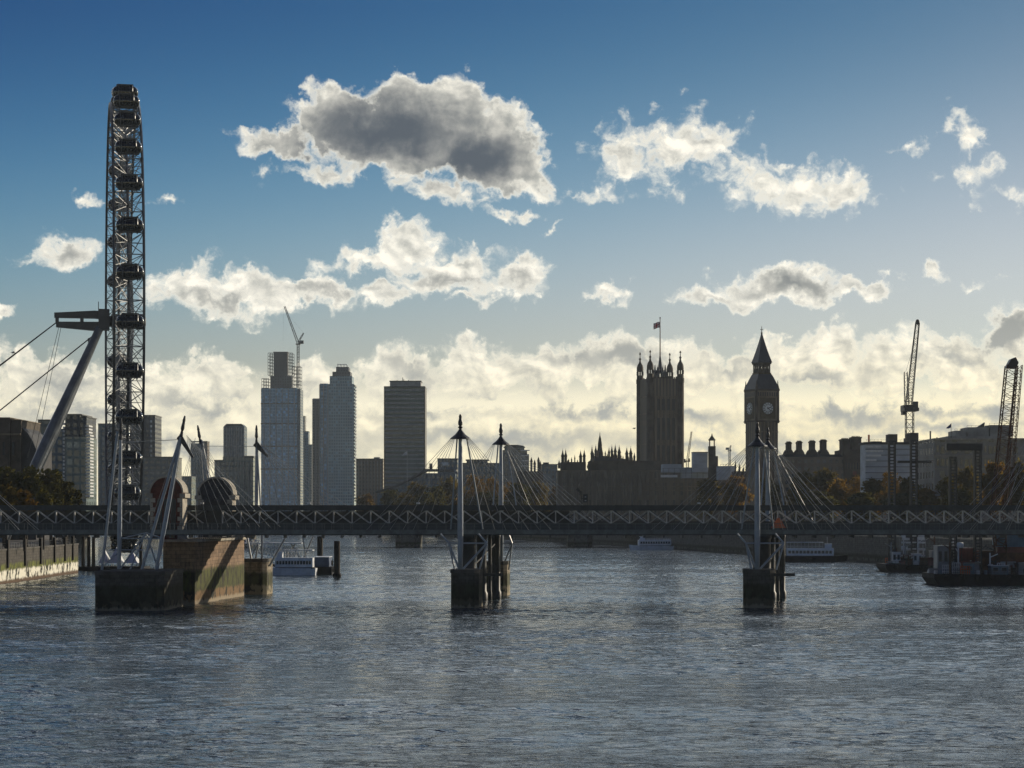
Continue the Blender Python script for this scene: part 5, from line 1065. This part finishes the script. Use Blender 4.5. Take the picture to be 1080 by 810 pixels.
tour_boat('white tour boat far off below the girder, left of the right-hand mast', 664, 710, 580.0, 6, True, False)
tour_boat('larger dark-hulled tour boat with a canopy, right of the right-hand mast', 826, 892, 592.5, -8, False, True, 'hulld')
# moored pier boats
tour_boat('white boat moored at the pontoon behind the masonry pier', 280, 334, 606.5, -4, True, True, 'hullw', 'hullw', 'boats at the left pier')
d = 505; s = d / F; f = Fr(342, d, 0); t = thing('pontoon', 'dark blue pontoon with a tyre-hung end beside the moored white boat', 'pontoon', f.loc)
MB().box(f.x(331), f.x(350), 0, 10, -.4, f.z(598)).build('float', 'hulld', t)
MB().box(f.x(331), f.x(346.5), 1, 9, f.z(597.9), f.z(588)).build('deckhouse', 'hullb', t)
MB().box(f.x(330.5), f.x(347), .6, 9.4, f.z(588), f.z(587.3)).build('roof', 'hullw', t)
tz = MB().lathe(0, 0, [(.35, -.2), (.62, -.2), (.7, 0), (.62, .2), (.35, .2)], 14); tz.v = [(z, y, x) for x, y, z in tz.v]; ty = tz.build('tyre', 'rubber', t, True, loc=(f.x(350.6), 2, f.z(601)))
copy_part(ty, (f.x(350.6), 5, f.z(601))); copy_part(ty, (f.x(349.6), 2, f.z(594)))
for i, (px, top, base, lab) in enumerate(((355.5, 571, 609, 'tall dark mooring pile standing right of the blue pontoon'), (337.5, 566, 604, 'dark mooring pile rising behind the blue pontoon'))):
    d = CAMZ * F / (base - HY); fq = Fr(px, d, 0); o = thing('mooring_pile', lab, 'pile', fq.loc, group='mooring piles at the left pier')
    MB().lathe(0, 0, [(.72, -2), (.72, fq.z(top)), (.6, fq.z(top) + .12)], 12).build('pile', 'timber', o); MB().lathe(0, 0, [(.95, .1), (1.0, .5), (.95, .9)], 12).build('collar', 'rubber', o)
f = Fr(290, 560, 0); t = thing('gangway', 'white truss gangway and canopy frame behind the moored boat', 'gangway', f.loc)
mb = MB(); mb.lattice((f.x(258), 0, f.z(574)), (f.x(312), 2, f.z(585)), 2.4, 2.4, 16, .12, .07); mb.build('truss', 'whitep', t)
for a, b in (((262, 592), (272, 570)), ((300, 590), (310, 574)), ((316, 590), (306, 574)), ((318, 592), (329, 566)), ((322, 592), (318, 566))): MB().bar((f.x(a[0]), 3, f.z(a[1])), (f.x(b[0]), 3, f.z(b[1])), .2, 5).build('strut', 'greyp', t)
MB().box(f.x(256), f.x(318), 0, 6, f.z(573.4), f.z(572.4)).build('canopy', 'canvas', t)
MB().box(f.x(260), f.x(330), -1, 8, -.3, 1.2).build('pontoon', 'hulld', t)
f = Fr(122, 540, 0); t = thing('pier_pavilion', 'pier with pointed white canopies under the bridge beside the left caisson', 'pier', f.loc)
MB().box(f.x(82), f.x(150), 0, 12, -.3, f.z(598)).build('pontoon', 'hulld', t)
cz = f.z(597.9)
for x0, x1, top in ((103, 112, 580), (113, 126, 577), (130, 144, 583)):
    mb = MB(); xm = (x0 + x1) / 2; mb.add([(f.x(x0), 1, f.z(594)), (f.x(x1), 1, f.z(594)), (f.x(x1), 8, f.z(594)), (f.x(x0), 8, f.z(594)), (f.x(xm), 4.5, f.z(top))], [(0, 1, 4), (1, 2, 4), (2, 3, 4), (3, 0, 4), (0, 3, 2, 1)]); cn = mb.build('canopy', 'canvas', t)
    mb = MB()
    for px in (x0 + .4, x1 - .4):
        for yy in (1.2, 7.8): mb.bar((f.x(px), yy, cz), (f.x(px), yy, f.z(594)), .08, 4)
    mb.build('post', 'whitep', cn)
for px in (86, 92, 97, 147): MB().bar((f.x(px), 2, -1), (f.x(px), 2, f.z(566)), .45, 8).build('pile', 'timber', t)

# ------------------------------------------------------------------ work barges at the right
def barge(label, px0, px1, top, base, D):
    d = CAMZ * F / (base - HY); f = Fr((px0 + px1) / 2, d, 0); t = thing('work_barge', label, 'barge', f.loc, group='work barges below the bridge at right')
    x0, x1, h = f.x(px0), f.x(px1), f.z(top)
    MB().prism([(x0 + 1.6, -.8), (x1, -.8), (x1, h), (x0, h + .35), (x0, h - .7)], 0, D).build('hull', 'hulld', t)
    mb = MB()
    for i in range(int((x1 - x0) / 2)): mb.bar((x0 + .4 + i * 2, .3, h), (x0 + .4 + i * 2, .3, h + 1.1), .05, 4)
    mb.bar((x0 + .3, .3, h + 1.1), (x1, .3, h + 1.1), .05, 4); mb.bar((x0 + .3, .3, h + .6), (x1, .3, h + .6), .04, 4); mb.build('rail', 'scaf', t)
    tb = MB().lathe(0, 0, [(.3, -.18), (.55, -.18), (.62, 0), (.55, .18), (.3, .18)], 12); tb.v = [(x, z, y) for x, y, z in tb.v]; ty = tb.build('tyre', 'rubber', t, True, loc=(x0 + 2.4, -.2, h - .4))
    for k in range(1, int((x1 - x0) / 3.2)): copy_part(ty, (x0 + 2.4 + k * 3.2, -.2, h - .45))
    return f, t, h
fA, tA, hA_ = barge('low dark work barge with cabins, farther of the two at right', 934.5, 1010, 596.5, 603.5, 14)
fB, tB, hB_ = barge('long black work barge with tyres along its side, nearer at right', 985.5, 1130, 607, 617.5, 13)
def pile(fr, t, px, top, w=2.6, bot=-6):
    """jack-up leg: square ladder-like column with open rungs"""
    x = fr.x(px); zt = fr.z(top); mb = MB(); e = w * fr.s * 1.0; hw = 3.0 * fr.s; 
    for sx in (-1, 1):
        for yy in (5, 5 + hw * 2): mb.box(x + sx * hw - .17, x + sx * hw + .17, yy - .17, yy + .17, bot, zt)
    n = int((zt - bot) / (3.4 * fr.s))
    for i in range(n + 1):
        z = bot + (zt - bot) * i / n
        for yy in (5, 5 + hw * 2): mb.box(x - hw + .18, x + hw - .18, yy - .1, yy + .1, z - .27, z + .0)
    mb.build('jackup_leg', 'black', t)
fa = Fr(fA.c, fA.d, 0)
pile(fA, tA, 945, 464); pile(fA, tA, 968.3, 463)
pile(fB, tB, 1011, 481); pile(fB, tB, 1037.5, 469.5)
mb = MB(); mb.box(fA.x(951), fA.x(987), 5.4, 6.4, fA.z(487.8), fA.z(485.2)); mb.build('cross_beam', 'black', tA)
mb = MB(); mb.box(fB.x(1003.5), fB.x(1042), 4.9, 6.0, fB.z(474.2), fB.z(466.8)); mb.build('cross_beam', 'black', tB)
def cabin(label, fr, h, px0, px1, top, y, D, m, win=2, roof=None, name='site_cabin', cat='cabin'):
    x0, x1, zt = fr.x(px0), fr.x(px1), fr.z(top); t = thing(name, label, cat, (fr.loc[0] + (x0 + x1) / 2, fr.d + y, h)); w = (x1 - x0) / 2; H = zt - h
    MB().box(-w, w, 0, D, 0.02, H).build('wall', m, t)
    MB().box(-w - .1, w + .1, -.1, D + .1, H, H + .14).build('roof', roof or m, t)
    for i in range(win):
        xw = -w + 2 * w * (i + .5) / win; ww = w / win * .55; fr_ = MB().box(xw - ww - .06, xw + ww + .06, -.05, -.005, H * .42, H * .86).build('window', 'greyp', t); MB().box(xw - ww, xw + ww, -.08, -.055, H * .46, H * .82).build('pane', 'bglass', fr_)
    return t
def container(label, fr, h, px0, px1, top, y, D, m):
    x0, x1, zt = fr.x(px0), fr.x(px1), fr.z(top); t = thing('shipping_container', label, 'container', (fr.loc[0] + (x0 + x1) / 2, fr.d + y, h)); w = (x1 - x0) / 2; H = zt - h
    mb = MB(); n = max(6, int(2 * w / .3)); pts = []
    for i in range(n): x = -w + 2 * w * i / n; e = 2 * w / n; pts += [(x, 0), (x + e * .4, 0), (x + e * .5, .07), (x + e * .9, .07)]
    mb.slab(pts + [(w, 0), (w, D), (-w, D)], .02, H); mb.build('box', m, t)
    mb = MB(); mb.box(-w - .03, w + .03, -.05, D + .03, H, H + .1); mb.box(-w - .03, w + .03, -.05, -.01, .0, .15)
    for x in (-w, w): mb.box(x - .06, x + .06, -.06, -.01, .16, H - .01)
    mb.build('corner_frame', m, t)
    return t
cabin('small white cabin at the left end of the farther barge', fA, hA_ + .02, 942.5, 951, 583, 1.5, 3, 'whitep', 2)
cabin('white cabin with dark door in the middle of the farther barge', fA, hA_, 964.5, 973, 584.5, 1.5, 3, 'whitep', 2)
cabin('grey cabin with one wide window on the farther barge', fA, hA_, 985.5, 997, 581.5, 3, 4, 'greyp', 1)
cabin('tall grey control cabin on the nearer barge', fB, hB_, 995, 1013, 576.5, 6, 4, 'greyp', 3)
cabin('blue-grey cabin on the nearer barge beside the fourth ladder pile', fB, hB_, 1018.5, 1029, 595.5, 1.2, 3, 'bluep', 1)
cabin('blue cabin with a bright white roof on the nearer barge', fB, hB_, 1047, 1065, 597.2, 1.2, 3, 'bluep', 2, 'canvas')
container('rust red container behind the blue-grey cabin', fB, hB_, 1015.5, 1034, 579, 6.5, 4, 'red')
container('dark red container right of the fourth ladder pile', fB, hB_, 1041, 1057, 582, 6.5, 4, 'rust')
container('tall rusty container near the right edge', fB, hB_, 1060, 1092, 578, 6.5, 4, 'red')
container('grey container near the right edge, on top of the rusty one', fB, fB.z(578) + .12, 1058, 1090, 565, 6.8, 3, 'bluep')
t = thing('scaffold_tower', 'open scaffold tower with white guard rails on the farther barge', 'scaffold', (fA.loc[0] + fA.x(968), fA.d + 6, hA_))
mb = MB(); xs = [fA.x(px) - fA.x(968) for px in (955, 961.5, 968, 974.5, 981)]
for x in xs:
    for yy in (0, 2.5): mb.bar((x, yy, 0), (x, yy, fA.z(565) - hA_), .08, 4)
mb.build('standard', 'greyp', t)
for r in (589, 582, 575, 568):
    b = MB(); b.box(xs[0], xs[-1], 0.1, 2.4, fA.z(r) - hA_, fA.z(r) - hA_ + .1); dk = b.build('platform', 'timber', t)
    b = MB(); b.bar((xs[0], -.1, fA.z(r - 2.6) - hA_), (xs[-1], -.1, fA.z(r - 2.6) - hA_), .24, 4); b.bar((xs[0], -.1, fA.z(r - 1.2) - hA_), (xs[-1], -.1, fA.z(r - 1.2) - hA_), .06, 4); b.build('guard_rail', 'canvas', dk)
for x0, x1, r0, r1 in ((956, 964, 570, 566), (972, 980, 570, 566.5), (955, 962, 579, 576)): MB().box(fA.x(x0) - fA.x(968), fA.x(x1) - fA.x(968), -.25, -.2, fA.z(r0) - hA_, fA.z(r1) - hA_).build('sheet', 'canvas', t)
t = thing('generator', 'orange generator box between the cabins of the farther barge', 'generator', (fA.loc[0] + fA.x(977), fA.d + 2, hA_))
MB().box(-.7, .7, 0, 1.5, .35, 1.9).build('housing', 'orange', t); MB().box(-.75, .75, -.05, 1.55, 0.02, .34).build('skid', 'black', t); MB().bar((.4, .8, 1.9), (.4, .8, 2.7), .08).build('exhaust', 'black', t)
t = thing('life_raft', 'white drum life raft on a stand at the head of the nearer barge', 'life raft', (fB.loc[0] + fB.x(1018), fB.d + 5.2, fB.z(579)))
mb = MB(); mb.lathe(0, 0, [(.2, -.75), (.55, -.7), (.6, -.1), (.64, 0), (.6, .1), (.55, .7), (.2, .75)], 14); mb.v = [(z, y, x + .7) for x, y, z in mb.v]; mb.build('canister', 'canvas', t, True)
mb = MB(); mb.box(-.6, .6, -.3, .3, .0, .14); mb.bar((-.4, 0, hB_ - fB.z(579)), (-.4, 0, 0), .08, 4); mb.bar((.4, 0, hB_ - fB.z(579)), (.4, 0, 0), .08, 4); mb.build('stand', 'black', t)
for i, px in enumerate((988, 992.5, 1033, 1041)):
    t = thing('oil_drum', 'small drum standing on the nearer barge deck', 'drum', (fB.loc[0] + fB.x(px), fB.d + 1.2, hB_), group='drums on the nearer barge')
    MB().lathe(0, 0, [(.36, .02), (.38, .05), (.36, .5), (.39, .52), (.36, .55), (.36, 1.0), (.3, 1.02)], 12).build('drum', 'whitep' if i % 2 == 0 else 'bluep', t)
# deck clutter that belongs to the barges
rc = random.Random(4)
for fr, t_, h, p0, p1, D, n_ in ((fA, tA, hA_, 937, 1003, 12, 44), (fB, tB, hB_, 989, 1098, 11, 70)):
    for i in range(n_):
        x = fr.x(rc.uniform(p0, p1)); y = rc.uniform(.8, D); k = rc.random()
        if k < .3:
            H = rc.uniform(1.5, 8.0); mb = MB(); mb.bar((x, y, h), (x, y, h + H), .17, 5); mb.bar((x, y, h + H * .8), (x + rc.uniform(-2.2, 2.2), y, h + H * .95), .13, 4); mb.build('davit', rc.choice(['greyp', 'whitep', 'rust', 'black']), t_)
        elif k < .5:
            w_, H = rc.uniform(.7, 1.9), rc.uniform(.9, 2.6); mb = MB(); mb.frus(x, y, h, h + H, w_, w_ * .8, w_ * .8, w_ * .6); mb.bar((x - w_, y - w_ * .8, h + H * 1.05), (x + w_, y - w_ * .8, h + H * 1.05), .18, 8); mb.build('winch', rc.choice(['rust', 'black', 'greyp', 'red']), t_)
        elif k < .75:
            mb = MB(); L_ = rc.uniform(1.5, 4.5)
            for j in range(4): mb.bar((x, y + j * .5, h + .3), (x + L_, y + j * .5, h + .3), .24, 6)
            mb.bar((x + .6, y + .7, h + .75), (x + L_ - .3, y + .7, h + .75), .24, 6); mb.build('pipe_stack', rc.choice(['rust', 'black', 'greyp']), t_)
        else:
            mb = MB(); H = rc.uniform(1.1, 2.6); w_ = rc.uniform(.8, 2.0)
            for j in range(5): mb.bar((x + w_ * j / 4, y, h), (x + w_ * j / 4, y, h + H), .11, 4)
            for j in range(3): mb.bar((x, y, h + H * (j + 1) / 3), (x + w_, y, h + H * (j + 1) / 3), .11, 4)
            mb.build('guard_frame', rc.choice(['whitep', 'whitep', 'greyp', 'orange']), t_)
# crawler crane on the nearer barge: its boom leans out at the right edge
t = thing('crawler_crane', 'big lattice crane boom rising at the right edge from the nearer barge', 'crane', (fB.loc[0] + fB.x(1061), fB.d + 9, hB_))
o = fB.x(1061); X = lambda px: (fB.x(px) - o) * (fB.d + 9) / fB.d; Zz = lambda py: CAMZ + (HY - py) * (fB.d + 9) / F - hB_
mb = MB(); mb.lattice((X(1060), -3, Zz(540)), (X(1077.5), 0, Zz(386)), 2.6, 2.2, 24, .13, .06); mb.build('boom', 'rust', t)
mb = MB(); mb.prism([(X(1071), Zz(388)), (X(1076), Zz(379)), (X(1081), Zz(377)), (X(1084), Zz(383)), (X(1081), Zz(389))], -1, 1); mb.build('boom_head', 'black', t)
mb = MB(); mb.lattice((X(1074), 2, Zz(540)), (X(1088), 2, Zz(384)), 1.6, 1.2, 24, .09, .05); mb.build('back_mast', 'rust', t)
mb = MB(); mb.box(X(1058), X(1090), -3, 4, 1.6, 4.6); mb.build('house', 'rust', t)
MB().box(X(1056), X(1092), -4, -2.2, 0.02, 1.5).build('crawler_track', 'black', t); MB().box(X(1056), X(1092), 3.2, 5, .02, 1.5).build('crawler_track', 'black', t)
MB().lattice((X(1062), -3, Zz(575)), (X(1060), -3, Zz(540)), 2.0, 2.6, 6, .17, .09).build('boom_foot', 'rust', t)
# gulls
for px, py, d, lab in ((14, 372, 300, 'gull gliding at the left, under the upper wheel cable'), (669, 452, 420, 'tiny bird in the air just left of the square flag tower')):
    t = thing('gull', lab, 'bird', W(px, py, d), 20, 'birds in the air')
    mb = MB(); mb.ell(0, 0, 0, .30, .10, .09, 10, 6)
    for sg in (-1, 1): mb.add([(.12, 0, .03), (-.10, 0, .03), (-.06, sg * .38, .16), (.14, sg * .38, .18), (-.04, sg * .72, .06), (.02, sg * .72, .07), (.12, 0, .05), (-.10, 0, .05), (-.06, sg * .38, .18), (.14, sg * .38, .20), (-.04, sg * .72, .08), (.02, sg * .72, .09)], [(0, 1, 2, 3), (3, 2, 4, 5), (6, 9, 8, 7), (9, 11, 10, 8), (0, 3, 9, 6), (1, 7, 8, 2), (3, 5, 11, 9), (2, 8, 10, 4), (4, 10, 11, 5)])
    mb.add([(-.28, -.02, 0), (-.46, -.1, 0), (-.46, .1, 0), (-.28, .02, 0), (-.28, -.02, .03), (-.46, -.1, .02), (-.46, .1, .02), (-.28, .02, .03)], [(0, 3, 2, 1), (4, 5, 6, 7), (1, 2, 6, 5), (0, 1, 5, 4), (2, 3, 7, 6)])
    mb.build('body', 'greyp', t)
